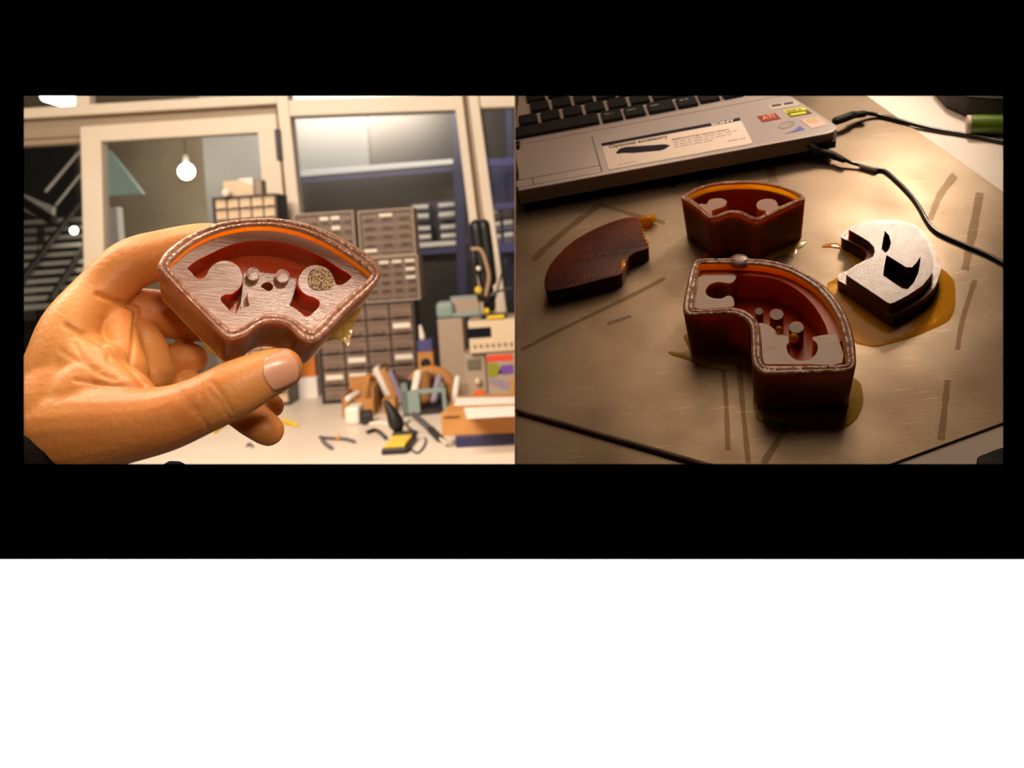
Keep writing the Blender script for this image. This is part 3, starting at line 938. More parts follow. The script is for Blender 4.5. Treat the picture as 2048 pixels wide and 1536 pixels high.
upo = [(372, 708), (410, 672), (500, 600), (580, 565), (645, 528), (664, 480), (655, 430), (600, 370), (500, 310), (395, 250), (480, 215), (600, 195), (760, 195), (900, 185), (1000, 190), (1100, 248), (1210, 390), (1266, 560), (1258, 690), (1150, 825), (1000, 925), (860, 998), (820, 1008), (780, 990), (600, 868), (400, 735)]
h1 = [(765, 262), (810, 310), (830, 390), (812, 450), (776, 492), (730, 450)]
h2 = [(784, 512), (880, 570), (985, 636), (1045, 636), (1090, 590), (1133, 522), (1124, 610), (1108, 700), (1060, 800), (1000, 862), (950, 858), (860, 800), (747, 720), (760, 620)]
mb = MB(); mb.prism(TB.locs(px(c_rgt, upo), H2), H2, H1 - 0.001, holes=[TB.locs(px(c_rgt, h1), H2), TB.locs(px(c_rgt, h2), H2)], mt=0, ms=1)
mb.build('upper_step', ['frost', 'amber_shade'], pm, smooth=30, bevel=0.0)
mb = MB(); mb.prism(cr(TB.locs(px(c_rgt, lowo), H1), True, 4), H1, 0.0, holes=[TB.locs(px(c_rgt, h1), H2), TB.locs(px(c_rgt, h2), H2)], mt=0, ms=1, taper=0.99); mb.build('base_step', ['rim', 'amber_shade'], pm, smooth=40)
for hh in (h1, h2):
    mb = MB(); mb.prism(scaled(TB.locs(px(c_rgt, hh), H2), 1.02), 0.002, 0.0008); mb.build('pocket_floor', 'amber_shade', pm)

# slab
sl = [(130, 1190), (140, 1080), (200, 920), (330, 760), (450, 640), (600, 530), (800, 420), (1000, 330), (1200, 262), (1350, 238), (1440, 252), (1475, 320), (1500, 450), (1560, 600), (1590, 650), (1540, 685), (1400, 730), (1310, 790), (1280, 860), (1230, 980), (1190, 1035), (1100, 1062), (900, 1112), (600, 1190), (400, 1235), (210, 1268), (145, 1240)]
so = thing('flat_casting', 'flat dark amber rubber casting lying loose by the laptop', 'casting', TB.M)
mb = MB(); mb.prism(cr(TB.locs(px(c_slb, sl), 0.012), True, 3), 0.012, 0.0, taper=0.985); mb.build('plate', 'slab', so, bevel=0.0009, smooth=50)
mb = MB(); q = [(1500, 300), (1560, 290), (1610, 275), (1640, 262)]
mb.tube([(*TB.loc(*c_slb(*p), .0042), .0042) for k, p in enumerate(q)], [pxr(10, .72), pxr(12, .72), pxr(12, .72), pxr(9, .72)], 14); mb.build('pour_drop', 'glue', so, smooth=60)
mb = MB(); q = [(1240, 850), (1225, 920), (1210, 1000)]
mb.tube([(*TB.loc(*c_slb(*p), .011), .0105) for p in q], [pxr(6, .7), pxr(7, .7), pxr(4, .7)], 10); mb.build('pour_drop', 'glue', so, smooth=60)
for k in range(6):
    u, v = c_slb(1478 + k * 18, 365 + k * 48); q = TB.loc(u, v, .012)
    mb = MB(); mb.ball((q[0], q[1], 0.0120), pxr(2.6 + (k % 3), .7), n=10, m=6, sz=0.6); mb.build('wet_bead', 'glue', so, smooth=60)


# thin rubber flash / puddles
def film(parent, fn, pts, m='film', h=0.0007):
    k = MB(); k.prism(cr(TB.locs(px(fn, pts), h), True, 4), h, 0.00005)
    return k.build('flash_film', m, parent, bevel=0.0003, smooth=60)


film(pm, c_rgt, [(175, 815), (230, 770), (300, 735), (420, 690), (440, 600), (300, 440), (320, 410), (420, 480), (520, 560), (700, 600), (1000, 500), (1330, 640), (1440, 730), (1480, 800), (1488, 1000), (1460, 1110), (1400, 1190), (1250, 1262), (1060, 1340), (900, 1390), (680, 1440), (560, 1425), (450, 1385), (330, 1200), (230, 980)])
film(pm, c_rgt, [(300, 400), (240, 390), (140, 405), (130, 425), (220, 425), (300, 436)], 'glue', 0.0006)
film(fm, c_frt, [(120, 720), (150, 850), (0, 858), (10, 880), (180, 935), (260, 975), (400, 1000), (520, 1000), (545, 965), (600, 965), (670, 1040), (670, 1280), (690, 1350), (715, 1415), (900, 1430), (1060, 1440), (1270, 1435), (1330, 1470), (1400, 1475), (1500, 1410), (1555, 1300), (1560, 1200), (1500, 1080), (1200, 1000), (800, 900), (400, 760)], 'film_pale')
film(tm, c_top, [(1300, 1230), (1480, 1165), (1600, 1140), (1690, 1195), (1740, 1080), (1800, 1050), (1840, 1010), (1850, 960), (1600, 1000), (1300, 1100)], 'film_pale')
film(tm, c_top, [(440, 1150), (500, 1130), (580, 1180), (640, 1230), (560, 1250), (460, 1220)], 'glue')

# ------------------------------------------------------------------ LEFT: mold in the hand
def c5(x, y): return (300 + x / 4.267, 420 + y / 4.267)


hm = thing('held_mold', 'fan-shaped amber rubber mold with a pocketed face, held up by a hand', 'mold', HM.M)
HL_, HB, HF = -0.0046, -0.031, -0.020
outer = [(65, 505), (78, 440), (130, 360), (250, 260), (420, 165), (600, 105), (800, 75), (1000, 65), (1150, 75), (1350, 115), (1550, 190), (1700, 270), (1850, 370), (1945, 465), (1975, 545), (1940, 612), (1860, 700), (1700, 850), (1550, 1010), (1460, 1098), (1400, 1132), (1335, 1125), (1270, 1085), (1200, 1012), (1140, 976), (1060, 965), (980, 972), (900, 1006), (830, 1062), (760, 1095), (685, 1108), (620, 1080), (500, 960), (380, 830), (250, 700), (130, 575)]
inner = [(170, 478), (250, 388), (400, 275), (600, 188), (830, 142), (1070, 142), (1300, 192), (1500, 280), (1700, 402), (1845, 512), (1878, 560), (1830, 610), (1640, 775), (1500, 905), (1420, 985), (1385, 1005), (1320, 985), (1230, 925), (1140, 890), (1060, 880), (980, 885), (900, 915), (830, 965), (760, 995), (690, 1000), (640, 975), (520, 870), (350, 710), (230, 560)]
o = cr(HM.locs(px(c5, outer), 0.0), True, 5)
i = cr(HM.locs(px(c5, inner), 0.0), True, 5)
mb = MB(); mb.ring(o, i, 0.0, HB, scaled(o, 0.955), 0, 1, 2); mb.build('rim', ['rim', 'amber', 'amber_glow'], hm, smooth=40)
cav = [(320, 495), (400, 430), (500, 380), (650, 310), (800, 270), (950, 262), (1070, 268), (1200, 290), (1350, 345), (1500, 420), (1620, 500), (1718, 562), (1690, 605), (1640, 636), (1590, 637), (1575, 600), (1550, 540), (1500, 492), (1420, 470), (1340, 490), (1285, 550), (1265, 610), (1280, 670), (1330, 720), (1400, 745), (1440, 770), (1448, 800), (1430, 840), (1345, 912), (1290, 880), (1230, 835), (1188, 812), (1195, 740), (1170, 692), (1130, 678), (1060, 690), (1000, 690), (935, 652), (870, 655), (836, 685), (836, 760), (850, 815), (815, 828), (760, 870), (712, 888), (660, 835), (612, 785), (606, 745), (640, 722), (700, 714), (750, 675), (782, 628), (790, 580), (775, 520), (730, 462), (640, 432), (560, 455), (510, 500), (480, 560), (450, 588), (420, 595), (385, 572), (350, 530)]
cv = HM.locs(px(c5, cav), HL_)
cvs = cr(cv, True, 3)
io = scaled(i, 1.004)
mb = MB(); mb.prism(io, HL_, HF - 0.002, holes=[cvs], mt=0, ms=1); mb.build('face_plate', ['frost_lines', 'amber_red'], hm, smooth=40)
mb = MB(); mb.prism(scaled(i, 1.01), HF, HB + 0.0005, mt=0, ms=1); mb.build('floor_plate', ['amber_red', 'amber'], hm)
blk = [(802, 538), (940, 532), (1060, 546), (1200, 575), (1252, 592), (1225, 720), (1190, 815), (1000, 840), (735, 885), (775, 800), (792, 650)]
hole = HM.locs(px(c5, circle(1000, 655, 52, 40, 18)), -0.0105)
mb = MB(); mb.prism(HM.locs(px(c5, blk), -0.0105), -0.0105, HF - 0.001, holes=[hole], mt=0, ms=1); mb.build('center_block', ['frost', 'amber'], hm, smooth=40)
for (x, y, rx, ry) in ((880, 545, 58, 58), (1132, 562, 62, 60)):
    mb = MB(); mb.prism(HM.locs(px(c5, circle(x, y, rx, ry, 20)), -0.0065), -0.0065, -0.0110, mt=0, ms=1); mb.build('peg', ['frost', 'frost'], hm, smooth=40, bevel=0.0004)
g = [(1350, 560), (1380, 515), (1450, 500), (1520, 512), (1555, 560), (1572, 625), (1540, 665), (1470, 685), (1400, 680), (1355, 640)]
mb = MB(); mb.prism(cr(HM.locs(px(c5, g), HL_), True, 3), HL_ + 0.0005, HL_ - 0.001); mb.build('gritty_patch', 'grit', hm)
# thin pale flash hanging at the lower right edge
fl = [(1270, 1260), (1400, 1130), (1560, 990), (1700, 860), (1800, 800), (1780, 900), (1730, 1010), (1695, 1160), (1650, 1120), (1590, 1100), (1500, 1130), (1400, 1200), (1330, 1255)]
mb = MB(); mb.prism(cr(HM.locs(px(c5, fl), HB + 0.004), True, 3), HB + 0.0046, HB + 0.004); mb.build('flash_film', 'film_pale', hm)
fl2 = [(470, 1130), (490, 1120), (560, 1180), (600, 1225), (480, 1215)]
mb = MB(); mb.prism(cr(HM.locs(px(c5, fl2), HB + 0.003), True, 3), HB + 0.0036, HB + 0.003); mb.build('flash_film', 'film_pale', hm)

# ------------------------------------------------------------------ the hand
person = thing('person', 'hand of a person in a dark sleeve pinching the amber mold, thumb in front', 'person', T(at(150, 820, 0.43)))


def chain(mb, pts, n=20):
    mb.tube([tuple(at(u, v, d)) for u, v, d, r in pts], [r * d / F for u, v, d, r in pts], n, k=5)


hb = MB()
chain(hb, [(562, 738, .411, 44), (528, 750, .409, 50), (470, 778, .405, 58), (400, 812, .403, 59), (330, 838, .404, 66), (250, 850, .407, 78), (170, 858, .411, 92), (90, 872, .419, 106), (0, 900, .432, 112), (-90, 940, .446, 118)])      # thumb
chain(hb, [(452, 488, .466, 40), (400, 490, .466, 44), (330, 508, .462, 50), (258, 532, .454, 53), (195, 592, .446, 54), (142, 660, .434, 62), (124, 735, .427, 76), (96, 820, .425, 92), (20, 900, .43, 112), (-70, 960, .44, 120)])  # index
chain(hb, [(446, 650, .478, 38), (400, 640, .478, 44), (325, 628, .470, 48), (250, 625, .462, 46), (170, 680, .455, 60)])     # middle
chain(hb, [(382, 718, .470, 33), (345, 722, .468, 36), (318, 740, .462, 38)])                                           # ring tip
chain(hb, [(284, 655, .458, 26), (300, 700, .452, 36), (312, 755, .448, 40)])                                             # ring middle
chain(hb, [(228, 640, .446, 40), (236, 690, .440, 44), (250, 750, .432, 48)])                                             # palm fold
chain(hb, [(536, 860, .446, 33), (505, 838, .448, 36), (465, 812, .452, 36), (400, 800, .455, 38), (320, 790, .452, 44)])  # little finger
chain(hb, [(545, 812, .458, 24), (520, 800, .460, 28), (450, 790, .462, 32), (380, 780, .462, 36)])                        # ring finger end
chain(hb, [(150, 725, .428, 70), (200, 765, .420, 66), (262, 805, .412, 58)])                                             # thenar
chain(hb, [(130, 720, .432, 72), (110, 800, .430, 92), (90, 880, .432, 104), (20, 980, .44, 112)])                        # palm
chain(hb, [(215, 800, .424, 70), (180, 880, .424, 88), (120, 960, .43, 100)])                                             # heel
chain(hb, [(160, 705, .432, 50), (124, 775, .423, 80), (105, 850, .419, 104), (60, 950, .425, 112)])                       # back of the thumb base
chain(hb, [(205, 735, .422, 52), (170, 790, .416, 72), (150, 860, .414, 92)])
raw = hb.build('hand_raw', 'skin')
md = raw.modifiers.new('r', 'REMESH'); md.mode = 'VOXEL'; md.voxel_size = 0.0009
ms = raw.modifiers.new('s', 'SMOOTH'); ms.factor = 0.5; ms.iterations = 14
dg = bpy.context.evaluated_depsgraph_get()
hme = bpy.data.meshes.new_from_object(raw.evaluated_get(dg))
bpy.data.objects.remove(raw)
# creases pressed into the skin (real relief)
creases = [([(132, 650), (155, 663), (190, 680), (245, 720), (290, 770)], 1.5, 5), ([(195, 588), (240, 606), (273, 616)], 1.6, 5), ([(273, 618), (270, 660), (262, 725)], 1.3, 5),
           ([(290, 773), (215, 770), (150, 760)], 0.7, 4), ([(396, 750), (402, 770), (400, 792)], 0.45, 3), ([(356, 770), (358, 802)], 0.4, 3), ([(423, 763), (440, 785), (466, 825)], 0.5, 3.5),
           ([(391, 815), (404, 838), (416, 855)], 0.45, 3.5), ([(441, 810), (461, 838)], 0.4, 3), ([(378, 800), (388, 826)], 0.35, 3), ([(430, 790), (446, 812)], 0.35, 3), ([(150, 690), (180, 735), (230, 760)], 0.5, 5),
           ([(205, 640), (212, 680), (218, 720)], 0.5, 5), ([(120, 700), (160, 725), (200, 742)], 0.4, 5), ([(240, 700), (252, 735)], 0.4, 4), ([(412, 752), (418, 780), (430, 800)], 0.3, 3), ([(368, 785), (374, 815)], 0.3, 3)]
segs = []
for pts, dep, w in creases:
    P = cr(pts, False, 26)
    segs.append((P, dep / 1000, w, min(p[0] for p in P) - 15, max(p[0] for p in P) + 15, min(p[1] for p in P) - 15, max(p[1] for p in P) + 15))
vn = [v.normal.copy() for v in hme.vertices]
for v, n in zip(hme.vertices, vn):
    if n.dot(CAM - v.co) <= 0:
        continue
    u_, v_ = pix(v.co)
    if u_ < 30 or u_ > 640:
        continue
    dd = 0.0
    for P, dep, w, ua, ub, va, vb in segs:
        if ua < u_ < ub and va < v_ < vb:
            d2 = min((p[0] - u_) ** 2 + (p[1] - v_) ** 2 for p in P)
            dd = max(dd, dep * math.exp(-d2 / (w * w)))
    if dd:
        v.co -= n * dd
hme.materials.clear(); hme.materials.append(M['skin'])
hme.shade_smooth()
hand = bpy.data.objects.new('hand', hme)
COL.objects.link(hand)
hand.parent = person
hand.matrix_world = Matrix.Identity(4)
person_inv = person.matrix_world.inverted() if False else T(-at(150, 820, 0.43))
hand.matrix_parent_inverse = Matrix.Identity(4)
hand.matrix_local = person_inv
# thumbnail laid onto the thumb
bv = BVHTree.FromPolygons([v.co for v in hme.vertices], [p.vertices for p in hme.polygons])
nw, nh = 12, 14
gv, gf = [], []
for a_ in range(nh + 1):
    s_ = a_ / nh
    for b_ in range(nw + 1):
        t_ = b_ / nw * 2 - 1
        wid = (0.80 + 0.20 * math.sqrt(max(0, 1 - (2 * s_ - 1) ** 4))) * 36
        cu, cv_ = 527 + 70 * s_, 752 - 24 * s_
        bow = -10 * (t_ * t_) * (1 - s_) * -1 - 12 * t_ * t_ * s_
        u_ = cu + 0.33 * t_ * wid + bow
        v_ = cv_ + 0.94 * t_ * wid
        h_ = bv.ray_cast(CAM, ray(u_, v_).normalized())
        if h_[0] is None:
            h_ = bv.find_nearest(at(u_, v_, .405))
        gv.append(h_[0] + h_[1] * 0.00035)
for a_ in range(nh):
    for b_ in range(nw):
        k = a_ * (nw + 1) + b_
        gf.append((k, k + 1, k + nw + 2, k + nw + 1))
nm = MB(); nm.add([p - at(150, 820, .43) for p in gv], gf)
no = nm.build('thumbnail', 'nail', person, smooth=80)
sd = no.modifiers.new('t', 'SOLIDIFY'); sd.thickness = 0.0005; sd.offset = -1
# sleeve: knit cuff around the wrist
sv = MB()
q = [(18, 974, .402, 124), (-30, 1045, .410, 136), (-120, 1150, .43, 150)]
sv.tube([tuple(at(u, v, d) - at(150, 820, .43)) for u, v, d, r in q], [r * d / F for u, v, d, r in q], 28)
sv2 = [(345, 960, .50, 38), (300, 1000, .50, 60), (150, 1060, .49, 90), (0, 1100, .47, 110)]
sv.tube([tuple(at(u, v, d) - at(150, 820, .43)) for u, v, d, r in sv2], [r * d / F for u, v, d, r in sv2], 24)
sv.build('sleeve', 'sleeve', person, smooth=80)

# ------------------------------------------------------------------ LEFT ROOM: shell
YW = 4.5
mb = MB(); mb.box((-1.7, 4.9, -0.02), (9.0, 9.0, 0.04)); tag(mb.build('floor', 'floor'), 'grey workshop floor', None, None, 'structure')
mb = MB(); mb.box((-6.15, 4.9, 1.4), (0.1, 9.0, 2.8)); tag(mb.build('wall_left', 'roomwall'), 'plain plaster side wall', None, None, 'structure')
mb = MB(); mb.box((-1.7, 4.9, 2.85), (9.0, 9.0, 0.1)); tag(mb.build('ceiling', 'roomwall'), 'plain plaster ceiling', None, None, 'structure')
mb = MB(); mb.box((2.75, 4.9, 1.4), (0.1, 9.0, 2.8)); tag(mb.build('wall_far_right', 'roomwall'), 'plain plaster wall behind the added booth', None, None, 'structure')
mb = MB(); mb.box((-1.7, 8.6, 1.4), (9.0, 0.1, 2.8)); tag(mb.build('wall_hall', 'hallwall'), 'olive grey hall wall beyond the glass', None, None, 'structure')


def bar(name, quad, Y, dep, m, parent, bevel=0.004):
    k = MB()
    f_ = [at(u, v, Y) for u, v in quad]
    k.hexa([p for p in f_], [p + Vector((0, dep, 0)) for p in f_])
    return k.build(name, m, parent, bevel=bevel)


def pane(quad, Y, parent):
    k = MB(); f_ = [at(u, v, Y) for u, v in quad]
    k.hexa(f_, [p + Vector((0, 0.006, 0)) for p in f_])
    return k.build('pane', 'glass', parent)


w1 = thing('window_1', 'cream aluminium glazed partition with transom and mullions', None, None, None, 'structure')
bar('frame_bar', [(-350, 240), (553, 186), (553, 207), (-350, 260)], YW, 0.10, 'cream', w1)
bar('frame_bar', [(-350, 256), (553, 205), (553, 232), (-350, 282)], YW + 0.06, 0.06, 'tan', w1)
bar('frame_bar', [(-350, 280), (160, 250), (160, 272), (-350, 302)], YW + 0.03, 0.06, 'tan', w1)
bar('frame_bar', [(-350, 300), (160, 270), (160, 287), (-350, 316)], YW + 0.05, 0.06, 'tan', w1)
bar('frame_bar', [(144, 60), (173, 60), (179, 216), (150, 216)], YW + 0.01, 0.07, 'cream', w1)
bar('mullion', [(534, 20), (558, 20), (641, 830), (617, 830)], YW - 0.01, 0.10, 'cream', w1)
bar('frame_bar', [(570, 200), (917, 189), (914, 220), (573, 233)], YW, 0.09, 'cream', w1)
bar('mullion', [(886, 20), (904, 20), (1002, 830), (986, 830)], YW - 0.005, 0.09, 'cream', w1)
bar('mullion_recess', [(900, 20), (917, 20), (1022, 830), (1000, 830)], YW + 0.05, 0.04, 'tan', w1)
bar('mullion', [(914, 20), (934, 20), (1040, 830), (1020, 830)], YW - 0.02, 0.11, 'cream', w1)
bar('frame_bar', [(950, 180), (1300, 172), (1300, 204), (953, 216)], YW, 0.09, 'cream', w1)
pane([(-350, 60), (150, 60), (150, 219), (-350, 240)], YW + 0.05, w1)
pane([(176, 60), (540, 60), (552, 190), (178, 212)], YW + 0.05, w1)
pane([(565, 60), (900, 60), (914, 190), (572, 202)], YW + 0.05, w1)
pane([(-350, 312), (160, 284), (170, 830), (-350, 830)], YW + 0.05, w1)
pane([(574, 230), (913, 217), (990, 830), (636, 830)], YW + 0.05, w1)
pane([(950, 60), (1300, 60), (1300, 200), (950, 190)], YW + 0.05, w1)
pane([(956, 212), (1300, 200), (1300, 830), (1036, 830)], YW + 0.05, w1)

d1 = thing('door_1', 'cream framed glazed door in the glass partition', None, None, None, 'structure')
bar('stile', [(160, 253), (201, 250), (217, 900), (176, 900)], YW - 0.02, 0.08, 'cream', d1)
bar('stile', [(512, 229), (552, 227), (612, 900), (566, 900)], YW - 0.02, 0.08, 'cream', d1)
bar('rail', [(160, 253), (551, 227), (551, 263), (160, 285)], YW - 0.021, 0.08, 'cream', d1)
bar('hinge', [(548, 258), (558, 257), (563, 318), (553, 320)], YW - 0.04, 0.03, 'black_plastic', d1)
pane([(200, 281), (516, 264), (568, 900), (216, 900)], YW + 0.02, d1)

# ---- beyond the glass
mb = MB(); q = [at(u, v, 6.6) for u, v in ((392, 100), (722, 85), (745, 560), (404, 560))]
q = [Vector((p.x, p.y, z)) for p, z in zip(q, (2.8, 2.8, 0, 0))]; q[3].x = q[0].x; q[2].x = q[1].x
mb.hexa(q, [p + Vector((0, .12, 0)) for p in q]); tag(mb.build('wall_panel', 'greywall'), 'light grey wall panel beyond the glazed door', None, None, 'structure')
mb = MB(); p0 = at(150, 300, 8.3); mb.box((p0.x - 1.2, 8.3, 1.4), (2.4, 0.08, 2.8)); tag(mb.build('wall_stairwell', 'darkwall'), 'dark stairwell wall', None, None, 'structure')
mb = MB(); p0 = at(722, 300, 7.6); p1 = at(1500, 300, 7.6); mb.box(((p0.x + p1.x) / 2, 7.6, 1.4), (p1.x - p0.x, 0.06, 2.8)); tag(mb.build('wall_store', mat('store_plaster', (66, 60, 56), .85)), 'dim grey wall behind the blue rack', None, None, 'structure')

lamp = thing('pendant_bulb', 'bare lit bulb hanging beyond the glazed door', 'lamp', T(at(373, 343, 6.2)))
mb = MB(); mb.ball((0, 0, 0), 16 / F * 6.2, n=20, m=12); mb.build('bulb', 'bulb', lamp, smooth=80)
mb = MB(); mb.tube([(0, 0, 0.045), (0, 0, 0.07), (0, 0, 0.09)], 0.018, 12); mb.build('socket', 'white_plastic', lamp, smooth=60)
mb = MB(); mb.tube([(0, 0, 0.09), (0, 0, 0.5), (0, 0, 2.8 - at(373, 343, 6.2).z)], 0.003, 6); mb.build('cord', 'black_plastic', lamp)
tubeL = thing('tube_lamp', 'lit white ceiling lamp beyond the transom glass', 'lamp', T(at(132, 196, 6.0)))
mb = MB(); mb.box((0, 0, 0), (0.10, 0.5, 0.10)); mb.build('diffuser', 'tube', tubeL, bevel=0.03, seg=3, smooth=60)
mb = MB(); mb.box((0, 0, 0.068), (0.13, 0.55, 0.03)); mb.build('housing', 'white_plastic', tubeL)
mb = MB(); mb.tube([(0, 0, 0.08), (0, 0, 0.2), (0, 0, 2.8 - at(132, 196, 6.0).z)], 0.006, 6); mb.build('hanger', 'black_plastic', tubeL)
sp = thing('small_spotlight', 'small lit lamp shining among the stair treads', 'lamp', T(at(148, 461, 6.9)))
mb = MB(); mb.ball((0, 0, 0), 7 / F * 6.9, n=12); mb.build('bulb', 'bulb', sp, smooth=80)
mb = MB(); mb.tube([(0, 0.02, 0), (0, 0.06, 0), (0, 0.3, 0)], 0.012, 8); mb.build('arm', 'dark_steel', sp)

# staircase in the left pane
stair = thing('staircase', 'dark steel staircase with grey open treads and black handrails', 'staircase', None)
for k in range(11):
    v = 442 + k * 17
    p = at(118 - k * 3, v, 7.4 - k * 0.10)
    mb = MB(); mb.box((p.x, p.y, p.z), (0.46, 0.22, 0.028)); mb.build('tread', 'grey_step', stair)
for a_, b_, r, m_ in (((20, 590, 6.4), (170, 392, 7.3), .022, 'dark_steel'), ((100, 600, 6.2), (172, 488, 6.9), .020, 'dark_steel'), ((92, 382, 7.2), (158, 304, 7.5), .012, 'grey_step'), ((40, 400, 7.2), (104, 440, 7.0), .035, 'dark_steel'), ((112, 410, 7.3), (160, 350, 7.5), .010, 'grey_step')):
    p, q = at(*a_), at(*b_)
    mb = MB(); mb.tube([p, (p + q) / 2, q], r, 8); mb.build('handrail', m_, stair, smooth=50)
for u in (86, 78):
    p, q = at(u, 452, 7.0), at(u - 2, 640, 7.0)
    mb = MB(); mb.tube([p, (p + q) / 2, q], .012, 8); mb.build('post', 'dark_steel', stair)
mb = MB(); q = [at(*p) for p in ((30, 395, 7.3), (66, 395, 7.3), (110, 440, 7.3), (30, 405, 7.3))]
q = [at(*p) for p in ((20, 380, 7.35), (105, 415, 7.35), (100, 445, 7.35), (20, 410, 7.35))]
mb.hexa(q, [p + Vector((0, .06, 0)) for p in q]); mb.build('landing', 'grey_step', stair)
mb = MB(); q = [at(*p) for p in ((15, 446, 7.45), (84, 456, 7.45), (80, 640, 7.45), (15, 640, 7.45))]
mb.hexa(q, [p + Vector((0, .04, 0)) for p in q]); mb.build('side_panel', mat('mauve_grey_panel', (112, 102, 104), .8), stair)
# pale cyan stair soffit and column seen through the door
mb = MB(); q = [at(*p) for p in ((206, 298, 7.0), (218, 300, 7.0), (286, 388, 7.0), (206, 392, 7.0))]
mb.hexa(q, [p + Vector((0, .05, 0)) for p in q]); tag(mb.build('slanted_panel', 'pale_cyan'), 'pale cyan slanted panel seen through the door glass', 'panel')
mb = MB(); p0 = at(230, 500, 7.2); zt_ = at(230, 415, 7.2).z; mb.box((p0.x, 7.2, zt_ / 2), (0.11, 0.11, zt_)); tag(mb.build('grey_column', 'greywall', bevel=.004), 'short grey column beyond the door glass', 'column')

# blue storage rack with label strips
rack = thing('storage_rack', 'blue steel storage rack beyond the window', 'rack', None)
YR = 6.0
def hbox(name, quad, Y, dep, m, parent, bevel=0.003):
    return bar(name, quad, Y, dep, m, parent, bevel)
hbox('beam', [(584, 354), (917, 326), (918, 341), (585, 367)], YR, 0.05, 'blue', rack)
hbox('shelf', [(584, 342), (917, 317), (917, 327), (584, 355)], YR - 0.02, 0.40, 'shelf_white', rack)
hbox('beam', [(820, 496), (930, 488), (931, 504), (821, 511)], YR, 0.05, 'blue', rack)
hbox('shelf', [(818, 487), (930, 480), (930, 489), (818, 497)], YR - 0.02, 0.40, 'labelw', rack)
hbox('beam', [(976, 318), (1100, 312), (1100, 330), (978, 334)], YR, 0.05, 'blue', rack)
hbox('beam', [(986, 408), (1100, 400), (1100, 412), (988, 420)], YR, 0.05, 'blue', rack)
hbox('beam', [(996, 486), (1100, 480), (1100, 500), (998, 506)], YR, 0.05, 'blue', rack)
hbox('post', [(902, 200), (922, 200), (948, 960), (928, 960)], YR - 0.03, 0.06, 'navy', rack)
hbox('post', [(1010, 200), (1025, 200), (1052, 942), (1037, 942)], YR + 0.35, 0.06, 'navy', rack)
hbox('back_panel', [(570, 366), (905, 338), (915, 440), (570, 470)], YR + 0.34, 0.02, mat('brown_board_rack', (96, 82, 66), .8), rack)
hbox('back_panel', [(815, 405), (935, 396), (945, 520), (820, 525)], YR + 0.30, 0.02, 'bin', rack)
hbox('back_panel', [(980, 330), (1120, 325), (1120, 600), (990, 600)], YR + 0.42, 0.02, 'navy', rack)
for c2 in (((1180, 920), (1315, 912), 55), ((1388, 905), (1560, 892), 55), ((1185, 992), (1318, 985), 60), ((1390, 978), (1568, 962), 68), ((1200, 1092), (1330, 1085), 56), ((1405, 1080), (1575, 1066), 58), ((1208, 1160), (1335, 1152), 56), ((1410, 1150), (1595, 1138), 56)):
    (x0, y0), (x1, y1), h = c2
    f4 = lambda x, y: (530 + x / 4.016, 180 + y / 4.016)
    q = [f4(x0, y0), f4(x1, y1), f4(x1, y1 + h), f4(x0, y0 + h)]
    nb = int(len([q for q in bpy.data.objects if q.name.startswith('storage_bin')]))
    bx_ = thing('storage_bin', '%s violet grey bin above the pale rack shelf, toward the %s' % (('uppermost', 'second highest', 'third highest', 'lowest')[nb // 2], ('drawer organizers', 'navy post')[nb % 2]), 'bin', None, 'bins on the blue rack')
    hbox('bin_body', q, YR + 0.04, 0.22, 'bin', bx_)
    hbox('label_strip', [f4(x0 + 4, y0 + 8), f4(x1 - 4, y1 + 8), f4(x1 - 4, y1 + 8 + h * .5), f4(x0 + 4, y0 + 8 + h * .5)], YR + 0.034, 0.006, 'labelw', bx_, .0015)
for (u, v) in ((990, 424), (1016, 420), (992, 449), (1017, 445), (993, 474), (1018, 470)):
    bx_ = thing('storage_bin', '%s violet grey bin behind the narrow pane, %s the mullion' % ('upper' if v < 430 else 'middle' if v < 460 else 'lower', 'close to' if u < 1000 else 'away from'), 'bin', None, 'bins behind the narrow pane')
    hbox('bin_body', [(u - 11, v - 6), (u + 11, v - 8), (u + 11, v + 14), (u - 11, v + 16)], YR + 0.06, 0.2, 'bin', bx_)
    hbox('label_strip', [(u - 10, v - 4), (u + 8, v - 6), (u + 8, v + 2), (u - 10, v + 4)], YR + 0.054, 0.006, 'labelw', bx_, .001)

# ------------------------------------------------------------------ bench
ZB = at(600, 792, 4.44).z


def bp(u, v, z=None):
    z = ZB if z is None else z
    r = ray(u, v)
    return CAM + r * ((z - CAM.z) / r.z)


bench = thing('work_bench', 'long white laminate workbench covered with electronics gear', 'bench', None)
mb = MB(); mb.box((-0.95, 3.54, ZB - 0.02), (4.6, 1.84, 0.04)); mb.build('bench_top', 'bench', bench, bevel=0.004)
for x in (-3.1, -1.0, 1.2):
    for y in (2.72, 4.36):
        mb = MB(); mb.box((x, y, (ZB - 0.04) / 2), (0.06, 0.06, ZB - 0.04)); mb.build('leg', 'dark_steel', bench)


